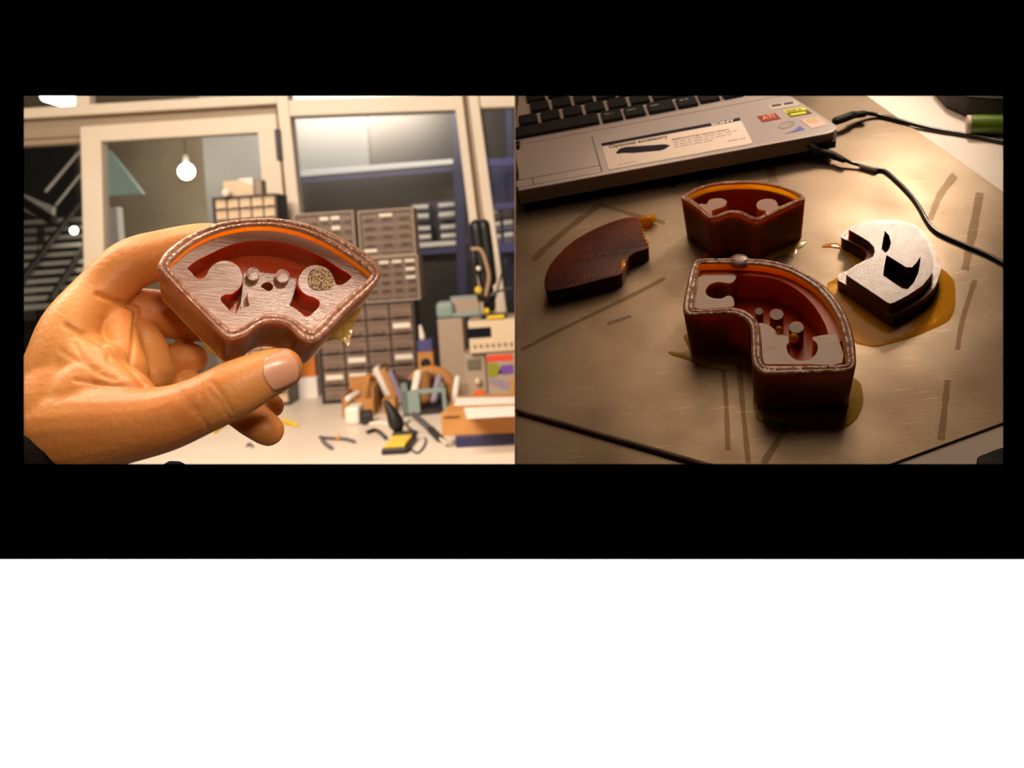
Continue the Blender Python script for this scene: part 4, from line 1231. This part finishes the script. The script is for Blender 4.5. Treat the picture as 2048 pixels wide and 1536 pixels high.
# ---- drawer organizers
def organizer(name, label, u0, u1, v0, v1, Y, dep, cols, rows, body, drw, tags=(), zbase=None, group=None):
    uc, vc = (u0 + u1) / 2, (v0 + v1) / 2
    w, h = (u1 - u0) / F * Y, (v1 - v0) / F * Y
    c0 = at(uc, vc, Y)
    z0 = c0.z - h / 2 if zbase is None else zbase
    if zbase is not None:
        h = at(uc, v0, Y).z - zbase
    t = thing(name, label, 'organizer', T((c0.x, Y, z0)), group)
    th = 0.008
    k = MB()
    k.box((-w / 2 + th / 2, dep / 2, h / 2), (th, dep, h)); k.box((w / 2 - th / 2, dep / 2, h / 2), (th, dep, h))
    k.box((0, dep / 2, th / 2), (w - 2 * th, dep, th)); k.box((0, dep / 2, h - th / 2), (w - 2 * th, dep, th))
    k.box((0, dep - 0.004, h / 2), (w - 2 * th, 0.008, h - 2 * th))
    for r in range(1, rows):
        k.box((0, dep / 2, th + (h - 2 * th) * r / rows), (w - 2 * th, dep - 0.02, 0.004))
    for c_ in range(1, cols):
        k.box((-w / 2 + th + (w - 2 * th) * c_ / cols, dep / 2, h / 2), (0.004, dep - 0.02, h - 2 * th))
    k.build('cabinet', body, t)
    cw, ch = (w - 2 * th) / cols, (h - 2 * th) / rows
    dm = None
    lm = None
    for r in range(rows):
        for c_ in range(cols):
            x, z = -w / 2 + th + cw * (c_ + .5), h - th - ch * (r + .5)
            if dm is None:
                k = MB(); k.box((0, 0.05, 0), (cw - 0.008, 0.10, ch - 0.009)); k.box((0, -0.006, -ch * .28), (cw * .5, 0.012, ch * .16)); k.box((0, -0.002, ch * .30), (cw - 0.012, 0.008, ch * .10))
                o_ = k.build('drawer', drw, t); dm = o_.data
            else:
                o_ = bpy.data.objects.new('drawer', dm); COL.objects.link(o_); o_.parent = t
            o_.location = (x, 0.008, z)
            if (r, c_) in tags:
                if lm is None:
                    k = MB(); k.box((0, -0.001, ch * .05), (cw * .74, 0.003, ch * .34)); l_ = k.build('label_card', 'labelw', o_); lm = l_.data
                else:
                    l_ = bpy.data.objects.new('label_card', lm); COL.objects.link(l_); l_.parent = o_
    return t, z0 + h


YO = 4.14
eo, ze = organizer('drawer_rack', 'large dark rack of smoky drawers with white labels, lowest of the stack', 637, 833, 606, 781, YO, 0.22, 4, 6, 'org_black', 'drawer_clear', {(3, 1), (4, 0), (4, 1), (4, 2), (3, 3), (1, 3)}, ZB)
do, zd = organizer('drawer_organizer', 'grey drawer organizer in the middle of the stack', 727, 838, 512, 600, YO, 0.18, 4, 5, 'org_grey', 'drawer_clear', {(0, 1), (0, 2), (0, 3), (1, 3), (2, 3)}, ze)
co, zc = organizer('drawer_organizer', 'grey drawer organizer topmost of the stack beside the blue rack', 717, 829, 418, 508, YO, 0.18, 3, 5, 'org_grey', 'drawer_clear', {(0, 1), (4, 0)}, zd)
bo, zb_ = organizer('drawer_organizer', 'grey drawer organizer half hidden behind the held mold', 592, 713, 424, 600, YO, 0.18, 5, 9, 'org_grey', 'drawer_clear', {(0, 3), (1, 3), (0, 2)}, ze)
ao, za = organizer('drawer_organizer', 'black organizer with beige drawers before the door stile', 437, 566, 390, 781, YO + 0.05, 0.2, 5, 19, 'org_black', 'drawer_beige', (), ZB)


def pbox(name, label, cat, fl_, fr_, bl_, vtop, m, base=0.0, bevel=0.003, parent=None):
    z = ZB + base
    a_, b_, c_ = bp(*fl_, z), bp(*fr_, z), bp(*bl_, z)
    ex = b_ - a_
    ey = c_ - a_
    exn = ex.normalized()
    ey = ey - exn * ey.dot(exn)
    h = (fl_[1] - vtop) / F * (a_.y)
    k = MB()
    w, d_ = ex.length, ey.length
    k.box((w / 2, d_ / 2, h / 2), (w, d_, h))
    Mx = frame_matrix(a_, exn, ey.normalized(), Vector((0, 0, 1)))
    return k, Mx, w, d_, h


def simple(name, label, cat, fl_, fr_, bl_, vtop, m, base=0.0, bevel=0.003, group=None):
    k, Mx, w, d_, h = pbox(name, label, cat, fl_, fr_, bl_, vtop, m, base)
    o_ = k.build(name, m, None, Mx, bevel=bevel)
    tag(o_, label, cat, group)
    return o_, Mx, w, d_, h


# boxes on the black organizer
t = thing('small_carton', 'beige carton with an open flap on the black organizer', 'carton', T((at(476, 392, YO + .06).x, YO + .07, za)))
mb = MB(); mb.box((0, .05, .034), (0.128, .10, .068)); mb.build('carton_body', 'drawer_beige', t, bevel=.003)
mb = MB(); mb.hexa([(0.0, -.002, .074), (.064, -.002, .074), (.064, -.002, .04), (.02, -.002, .06)], [(0.0, .002, .074), (.064, .002, .074), (.064, .002, .04), (.02, .002, .06)]); mb.build('flap', 'paper', t)
mb = MB(); mb.box((0, .04, .032), (0.032, .08, .064)); p = at(516, 392, YO + .06)
tag(mb.build('grey_carton', 'org_grey', None, T((p.x, YO + .07, za)), bevel=.003), 'narrow grey box beside the beige carton', 'box')
mb = MB(); mb.ball((0, 0, 0), .018, n=14); p = at(444, 397, YO)
tag(mb.build('indicator_ball', 'white_plastic', None, T((p.x + .012, YO + .02, za + .016)), smooth=70), 'small white round knob on the corner of the black organizer', 'knob')

# bench things
def upright(name, label, cat, u0, u1, Y, dep, vtop, m, bevel=.002):
    x0, x1 = at(u0, 770, Y).x, at(u1, 770, Y).x
    h = at((u0 + u1) / 2, vtop, Y).z - ZB
    k = MB(); k.box(((x0 + x1) / 2, Y + dep / 2, ZB + h / 2), (x1 - x0, dep, h))
    return tag(k.build(name, m, bevel=bevel), label, cat)


upright('orange_box', 'orange box beside the dark drawer rack', 'box', 605, 633, 4.41, .042, 710, 'orange')
upright('white_carton', 'white carton standing before the orange box', 'carton', 589, 634, 4.355, .052, 756, 'paper')
# cardboard tray with oddments
tr = thing('parts_tray', 'open cardboard tray filled with odd parts', 'tray', None)
k, Mx, w, d_, h = pbox('', '', '', (686, 836), (750, 831), (676, 815), 795, '')
tr.matrix_world = Mx
TM, TW, TD, TH = Mx.copy(), w, d_, h
th = .006
for nm_, c_, s_ in (('tray_floor', (w / 2, d_ / 2, .003), (w, d_, .006)), ('tray_side', (w / 2, th / 2, h * .45), (w, th, h * .8)), ('tray_side', (th / 2, d_ / 2, h / 2), (th, d_, h)), ('tray_side', (w - th / 2, d_ / 2, h * .7), (th, d_, h * 1.3)), ('tray_side', (w / 2, d_, h * .8), (w, th, h * 1.5))):
    mb = MB(); mb.box(c_, s_); mb.build(nm_, 'card' if nm_ == 'tray_side' else 'card_dark', tr, bevel=.001)
simple('white_adapter', 'white rounded plastic adapter before the cardboard tray', 'adapter', (690, 852), (720, 850), (686, 842), 816, 'white_plastic', bevel=.012)
simple('dark_adapter', 'small dark block beside the white adapter', 'block', (724, 851), (746, 849), (722, 842), 828, 'charcoal', bevel=.006)
simple('cardboard_block', 'small closed cardboard box behind the soldering stand', 'box', (766, 828), (792, 826), (764, 819), 800, 'card', bevel=.002)
# two boards stand in the tray and lean on its side; three folders lean on that side from outside
for k_, (x_, y_, z_, tilt, hh, m_, lab) in enumerate(((TW - .0633, TD * .68, .0086, .25, .13, 'card', 'pale upright board in the cardboard tray'), (TW - .0421, TD * .68, .0086, .25, .104, 'card_dark', 'brown upright board in the cardboard tray'),
        (TW + .0488, TD * .93, .0038, -.35, .16, 'paper', 'white leaning folder behind the cardboard tray'), (TW + .0726, TD * .93, .0038, -.35, .15, 'card', 'tan leaning folder behind the cardboard tray'), (TW + .0964, TD * .93, .0038, -.35, .14, 'lilac', 'lilac leaning folder behind the cardboard tray'))):
    mb = MB(); mb.box((0, 0, hh / 2), (.02 if k_ < 2 else .022, .10, hh))
    tag(mb.build('folder' if k_ > 1 else 'upright_board', m_, None, TM @ T((x_, y_, z_)) @ Matrix.Rotation(tilt, 4, 'Y'), bevel=.002), lab, 'folder' if k_ > 1 else 'board')
mb = MB(); mb.tube([TM @ Vector((TW * .22, -.022, TH * .85 + .008)), TM @ Vector((TW * .34, .006, TH * .85 + .0125)), TM @ Vector((TW * .46, .045, TH * .85 + .014))], .013, 10)
tag(mb.build('white_plug', 'white_plastic', smooth=60), 'white plug lying across the rim of the cardboard tray', 'plug')

# grey-teal caddy with tools
cad = thing('tool_caddy', 'grey-teal plastic caddy holding tools and a cardboard ring', 'caddy', None)
k, Mx, w, d_, h = pbox('', '', '', (806, 834), (894, 826), (800, 806), 784, '')
cad.matrix_world = Mx
d_ *= .74
for nm_, c_, s_, m_ in (('caddy_side', (.012, d_ / 2, h / 2), (.024, d_, h), 'teal'), ('caddy_side', (w - .006, d_ / 2, h / 2), (.012, d_, h), 'teal'), ('caddy_front', (w * .2, .006, h / 2), (w * .4, .012, h), 'teal'), ('caddy_rail', (w * .62, .02, h * .92), (w * .76, .03, h * .16), 'teal'), ('caddy_floor', (w / 2, d_ / 2, .006), (w, d_, .012), 'charcoal'), ('caddy_back', (w / 2, d_, h * .55), (w, .01, h * 1.1), 'charcoal')):
    mb = MB(); mb.box(c_, s_); mb.build(nm_, m_, cad, bevel=.002)
for (u, v, u2, v2, r, m_, lab) in ((824, 790, 836, 748, .016, 'white_plastic', 'white roll standing in the caddy'), (866, 786, 878, 754, .014, 'lilac', 'pale grey roll leaning in the caddy'), (850, 786, 852, 752, .02, 'card_dark', 'brown tube standing in the caddy'), (890, 792, 902, 758, .012, 'white_plastic', 'thin white rod leaning beside the caddy')):
    p = at(u, v, 3.85); q = at(u2, v2, 3.9)
    if u == 890:                                # stands on the bench, just outside the caddy
        p = Vector((-.280, 3.85, ZB + r)); q.x = max(q.x, -.262)
    else:
        p.z = ZB + .012 + r
    mb = MB(); mb.tube([p, (p + q) / 2, q], r, 12); tag(mb.build('tool_roll', m_, smooth=50), lab, 'roll')
ringp = [at(862 + 38 * cos(a_), 772 + 30 * sin(a_) * -1, 4.005) for a_ in [math.pi * k / 10 for k in range(11)]]
ringp = [Vector((ringp[0].x, 4.005, ZB + .0215))] + ringp + [Vector((ringp[-1].x, 4.005, ZB + .0215))]
mb = MB(); mb.tube(ringp, .022, 10); tag(mb.build('cardboard_ring', 'card', smooth=60), 'cardboard arch standing behind the caddy', 'ring')
simple('white_cube', 'small white cube between caddy and cardboard carton', 'cube', (902, 800), (918, 798), (901, 795), 788, 'white_plastic', bevel=.004)
# orange framed thing with a dark opening
SX0, SX1, SY = at(836, 725, 4.08).x, at(867, 725, 4.08).x, 4.08
SZ = at(851, 704, SY).z
t = thing('speaker_box', 'small tan box with a black round opening under the blue crate', 'box', T(((SX0 + SX1) / 2, SY, ZB)))
mb = MB(); mb.box((0, .05, (SZ - ZB) / 2), (SX1 - SX0, .10, SZ - ZB)); mb.build('box_body', 'card', t, bevel=.003)
mb = MB(); zo = at(851, 727, SY).z - ZB; mb.cyl((0, -.003, zo), (0, .004, zo), .021, 24); mb.build('opening', 'black_plastic', t)
t = thing('blue_crate', 'small blue crate with a white bottle-shaped top on the tan box', 'crate', T(((SX0 + SX1) / 2, SY, SZ)))
hc = at(851, 681, SY).z - SZ
mb = MB(); mb.box((0, .05, hc / 2), (SX1 - SX0 - .004, .09, hc)); mb.build('crate_body', 'blue', t, bevel=.002)
mb = MB(); mb.tube([(-.012, .05, hc + .008), (-.014, .05, hc + .03), (-.017, .05, hc + .055)], [.013, .010, .006], 14); mb.build('white_top', 'white_plastic', t, smooth=50)

# instruments
inst = thing('bench_instrument', 'beige bench instrument with dark display and a row of keys', 'instrument', None)
YI = 3.95
pl, pr_ = at(935, 640, YI), at(1060, 640, YI)
zt2, zb2 = at(985, 638, YI).z, at(985, 706, YI).z
W_ = pr_.x - pl.x
inst.matrix_world = T((pl.x, YI, zb2))
HI = zt2 - zb2
mb = MB(); mb.box((W_ / 2, .12, HI / 2), (W_, .24, HI)); mb.build('case', 'inst_grey', inst, bevel=.006)
mb = MB(); mb.box((W_ / 2, -.004, HI * .5), (W_ * .98, .010, HI * .94)); mb.build('front_panel', 'inst', inst, bevel=.003)
mb = MB(); mb.box((.042, -.010, HI * .63), (.096, .006, .040)); mb.build('display', 'screen', inst, bevel=.002)
for k in range(9):
    mb = MB(); mb.box((.022 + k * .024, -.011, HI * .24), (.012, .008, .012)); mb.build('button', 'org_grey', inst, bevel=.002)
mb = MB(); mb.tube([(W_ * .86, -.006, HI * .66), (W_ * .86, -.02, HI * .66), (W_ * .86, -.03, HI * .66)], .016, 14); mb.build('knob', 'inst_grey', inst, smooth=50)
gx0, gx1 = max(at(880, 720, 4.12).x, SX1 + .002), -.2395
mb = MB(); mb.box(((gx0 + gx1) / 2, 4.24, (ZB + zt2) / 2), (gx1 - gx0, .24, zt2 - ZB))
tag(mb.build('grey_cabinet', 'inst_grey', None, bevel=.004), 'plain grey-brown cabinet beside the bench instrument', 'cabinet')
psu = thing('power_supply', 'tall grey power supply with small display and orange knob', 'power supply', None)
pa, pb = at(932, 800, 3.96), at(976, 800, 3.96)
zt3 = zb2 - 0.001
psu.matrix_world = T((pa.x, 3.97, ZB))
Wp, Hp = pb.x - pa.x, zt3 - ZB
mb = MB(); mb.box((Wp / 2, .12, Hp / 2), (Wp, .24, Hp)); mb.build('case', 'inst_grey', psu, bevel=.005)
mb = MB(); mb.box((Wp * .48, -.003, Hp * .78), (Wp * .62, .008, Hp * .22)); mb.build('display', 'lcd', psu, bevel=.002)
mb = MB(); mb.tube([(Wp * .6, .0, Hp * .42), (Wp * .6, -.012, Hp * .42), (Wp * .6, -.022, Hp * .42)], .013, 14); mb.build('knob', 'inst', psu, smooth=50)
mb = MB(); mb.box((Wp * .62, -.004, Hp * .16), (Wp * .5, .010, Hp * .11)); mb.build('output_switch', 'led', psu, bevel=.003)
# printed box
pbx = thing('printed_carton', 'grey carton printed with red, lime and purple shapes beside the power supply', 'carton', None)
YP = 3.88
pa, pb = at(978, 800, YP), at(1075, 800, YP)
zt4 = at(1005, 706, YP).z
pbx.matrix_world = T((pa.x, YP, ZB))
Wq, Hq = pb.x - pa.x, min(zt4, zb2 - .0005) - ZB
mb = MB(); mb.box((Wq / 2, .05, Hq / 2), (Wq, .07, Hq)); mb.build('carton_body', 'inst_grey', pbx, bevel=.003)
for pts, m_ in (([(.0, .86), (.55, .86), (.55, .99), (.02, .99)], 'red'), ([(.02, .55), (.14, .52), (.30, .62), (.22, .80), (.02, .84)], 'lime'), ([(.22, .60), (.34, .56), (.55, .58), (.55, .76), (.30, .76)], 'purple'), ([(.02, .40), (.40, .22), (.45, .40), (.04, .52)], 'lilac'), ([(.46, .0), (.55, .0), (.55, .5), (.46, .44)], 'card')):
    q0 = [(x * Wq, .0145, z * Hq) for x, z in pts]
    k = MB(); n_ = len(q0); v_ = q0 + [(x, .013, z) for x, y, z in q0]
    k.add(v_, [tuple(range(n_)), tuple(range(2 * n_ - 1, n_ - 1, -1))] + [(i_, (i_ + 1) % n_, n_ + (i_ + 1) % n_, n_ + i_) for i_ in range(n_)])
    k.build('printed_shape', m_, pbx)
# teal device on top of the side, dark clutter
dev = thing('teal_device', 'grey-teal device with a handle on top of the bench instrument', 'device', T((at(905, 640, 4.1).x, 4.125, zt2)))
mb = MB(); mb.box((-.03, .06, .035), (.075, .12, .07)); mb.build('device_head', 'teal', dev, bevel=.018, seg=3)
mb = MB(); mb.box((.055, .08, .04), (.12, .10, .075)); mb.build('device_body', 'inst_grey', dev, bevel=.004)
mb = MB(); mb.box((.055, .02, .012), (.12, .03, .016)); mb.build('device_rail', 'teal', dev, bevel=.003)
mb = MB(); mb.box((.055, .06, .082), (.125, .05, .010)); mb.build('device_lid', 'teal', dev, bevel=.003)
# black stand with cables
cs = thing('cable_stand', 'black stand hung with cables and a beige hose before the mullion', 'stand', None)
def tube_px(name, pts, Y, rpx, m_, parent=None):
    k = MB(); k.tube([at(u, v, Y + dy) for u, v, dy in [(p + (0,))[:3] if len(p) == 2 else p for p in pts]], rpx / F * Y, 10)
    return k.build(name, m_, parent, smooth=60)
YS = 4.02
cs_base = at(985, 642, YS).z
tube_px('pole', [(952, 452), (962, 520), (975, 585), (979, 612)], YS, 13, 'black_plastic', cs)
tube_px('arm', [(968, 450), (975, 500), (982, 560)], YS, 12, 'black_plastic', cs)
tube_px('hose', [(945, 498), (962, 500), (972, 525), (978, 555), (972, 590)], YS - .032, 4, 'beige_hose', cs)
tube_px('loose_cable', [(985, 616), (1000, 560), (1012, 520)], YS - .03, 2, 'cable', cs)
tube_px('loose_cable', [(968, 624), (975, 600), (990, 585), (1030, 575)], YS - .04, 2.5, 'cable', cs)
tube_px('loose_cable', [(960, 600), (950, 560), (948, 520)], YS - .04, 5, 'black_plastic', cs)
for (u, v, r, m_) in ((957, 537, 5, 'labelw'), (957, 580, 8, 'sponge'), (974, 622, 6, 'yellow')):
    k = MB(); k.ball(at(u, v, YS - .045), r / F * YS, n=12); k.build('clip', m_, cs, smooth=60)
k = MB(); p = at(988, 640, YS); k.box((p.x, p.y, zt2 + .008), (.10, .10, .016)); k.build('foot_plate', 'black_plastic', cs)
k = MB(); p = at(992, 640, YS - .06); k.box((p.x, p.y - .005, zt2 + .007), (.07, .03, .014)); k.build('yellow_strip', 'yellow', cs, bevel=.003)

# cartons at the right end
simple('blue_case', 'dark blue flat case under the cardboard carton', 'case', (912, 896), (1075, 888), (880, 872), 872, 'navy', bevel=.004)
hb_ = 24 / F * bp(912, 896).y
cc, Mx, w, d_, h = simple('cardboard_carton', 'flat closed cardboard carton lying on the dark blue case', 'carton', (884, 873), (1075, 864), (846, 838), 826, 'card', base=hb_, bevel=.003)
k = MB(); k.box((w * .12, -.0008, h * .80), (.05, .002, .004)); s_ = k.build('printed_line', 'ink', cc)
ptop = Mx.translation.z + h
for quad, lab in (([(934, 838), (1075, 830), (1075, 812), (928, 818)], 'white sheet of paper on the cardboard carton, lying flat'), ([(908, 812), (1060, 806), (1040, 796), (912, 798)], 'stack of grey-white papers at the back of the cardboard carton')):
    q = [bp(u, v, ptop + .001) for u, v in quad]
    k = MB(); k.hexa([p + Vector((0, 0, .004)) for p in q], q)
    tag(k.build('paper_sheet', 'paper', bevel=.0008), lab, 'paper')
q = [bp(934, 838, ptop), bp(1075, 830, ptop)]
k = MB(); qq = [q[0] + Vector((0, -.006, .006)), q[1] + Vector((0, -.006, .006)), q[1] + Vector((0, -.006, -.045)), q[0] + Vector((.004, -.006, -.05))]
off = Mx.to_3x3() @ Vector((0, 1, 0))

# soldering stand, iron, cables, small tools
ss = thing('soldering_stand', 'black soldering stand with a yellow sponge', 'soldering stand', None)
k, Mx, w, d_, h = pbox('', '', '', (763, 911), (814, 908), (763, 884), 899, '')
ss.matrix_world = Mx
k.build('tray', 'black_plastic', ss, bevel=.004)
mb = MB(); mb.box((w / 2, d_ * .42, h + .004), (w * .82, d_ * .72, .012)); mb.build('sponge', 'sponge', ss, bevel=.004)
mb = MB(); mb.box((w / 2, d_ * .93, h + .006), (w * .95, d_ * .16, .018)); mb.build('back_ledge', 'black_plastic', ss, bevel=.003)
pw = [Mx.inverted() @ at(u, v, bp(790, 882).y - .01) for u, v in ((799, 866), (793, 848), (784, 826), (772, 805))]
mb = MB(); mb.tube(pw, [.010, .026, .020, .010], 14); mb.build('iron_holder', 'black_plastic', ss, smooth=50)
def bench_tube(name, pts, rpx, m_, label, cat, lift=0.0):
    k = MB(); P = []
    for u, v in pts:
        p = bp(u, v); P.append(p + Vector((0, 0, rpx / F * p.y + lift)))
    k.tube(P, [rpx / F * p.y for p in P], 10)
    return tag(k.build(name, m_, smooth=60), label, cat)
bench_tube('iron_cord', [(815, 890), (825, 903), (836, 908), (846, 898), (850, 890), (852, 884), (850, 878)], 2.2, 'cable', 'thin black cord looping beside the sponge', 'cord')
gun = thing('soldering_iron', 'grey soldering iron with pale tip lying before the cardboard carton', 'soldering iron', None)
for nm_, pts, rr, m_ in (('handle', [(828, 836), (845, 850), (862, 866)], 6, 'tool_grey'), ('grip', [(862, 866), (872, 876), (880, 884)], 7, 'charcoal'), ('tip', [(880, 884), (892, 895)], 2.5, 'white_plastic')):
    k = MB(); P = [bp(u, v) + Vector((0, 0, 7 / F * 3.5)) for u, v in pts]; k.tube(P, rr / F * 3.5, 12); k.build(nm_, m_, gun, smooth=50)
bench_tube('black_lead', [(736, 868), (750, 864), (762, 870), (772, 880)], 4, 'cable', 'short black lead ending beside the soldering stand', 'lead')
bench_tube('white_cable', [(742, 852), (760, 850), (790, 853), (806, 850), (818, 843)], 4, 'white_plastic', 'white cable lying behind the soldering stand', 'cable')
bench_tube('dark_cable', [(810, 845), (814, 854), (822, 862), (834, 868)], 3, 'cable', 'dark cable lying on the bench before the caddy', 'cable')
pli = thing('pliers', 'small grey pliers with a brass joint lying on the bench', 'pliers', None)
for nm_, pts, rr, m_ in (('handle', [(640, 878), (655, 880), (676, 881)], 3.2, 'tool_grey'), ('handle', [(644, 882), (652, 892), (664, 900)], 3.6, 'tool_grey'), ('jaw', [(682, 881), (696, 883), (709, 887)], 3.2, 'tool_grey')):
    k = MB(); P = [bp(u, v) + Vector((0, 0, 4 / F * 3.3)) for u, v in pts]; k.tube(P, rr / F * 3.3, 10); k.build(nm_, m_, pli, smooth=50)
k = MB(); k.ball(bp(677, 881) + Vector((0, 0, .009)), .009, n=12); k.build('joint', 'card', pli, smooth=60)
bench_tube('yellow_clip', [(566, 846), (578, 850), (592, 854)], 4.5, 'yellow', 'small yellow clip lying on the bench', 'clip')
bench_tube('yellow_scrap', [(428, 868), (434, 862), (446, 852)], 3.5, 'yellow', 'yellow wire scrap under the thumb', 'scrap')
bench_tube('grey_scrap', [(494, 894), (500, 890), (506, 896)], 2.5, 'tool_grey', 'tiny grey scrap on the bench under the little finger', 'scrap')
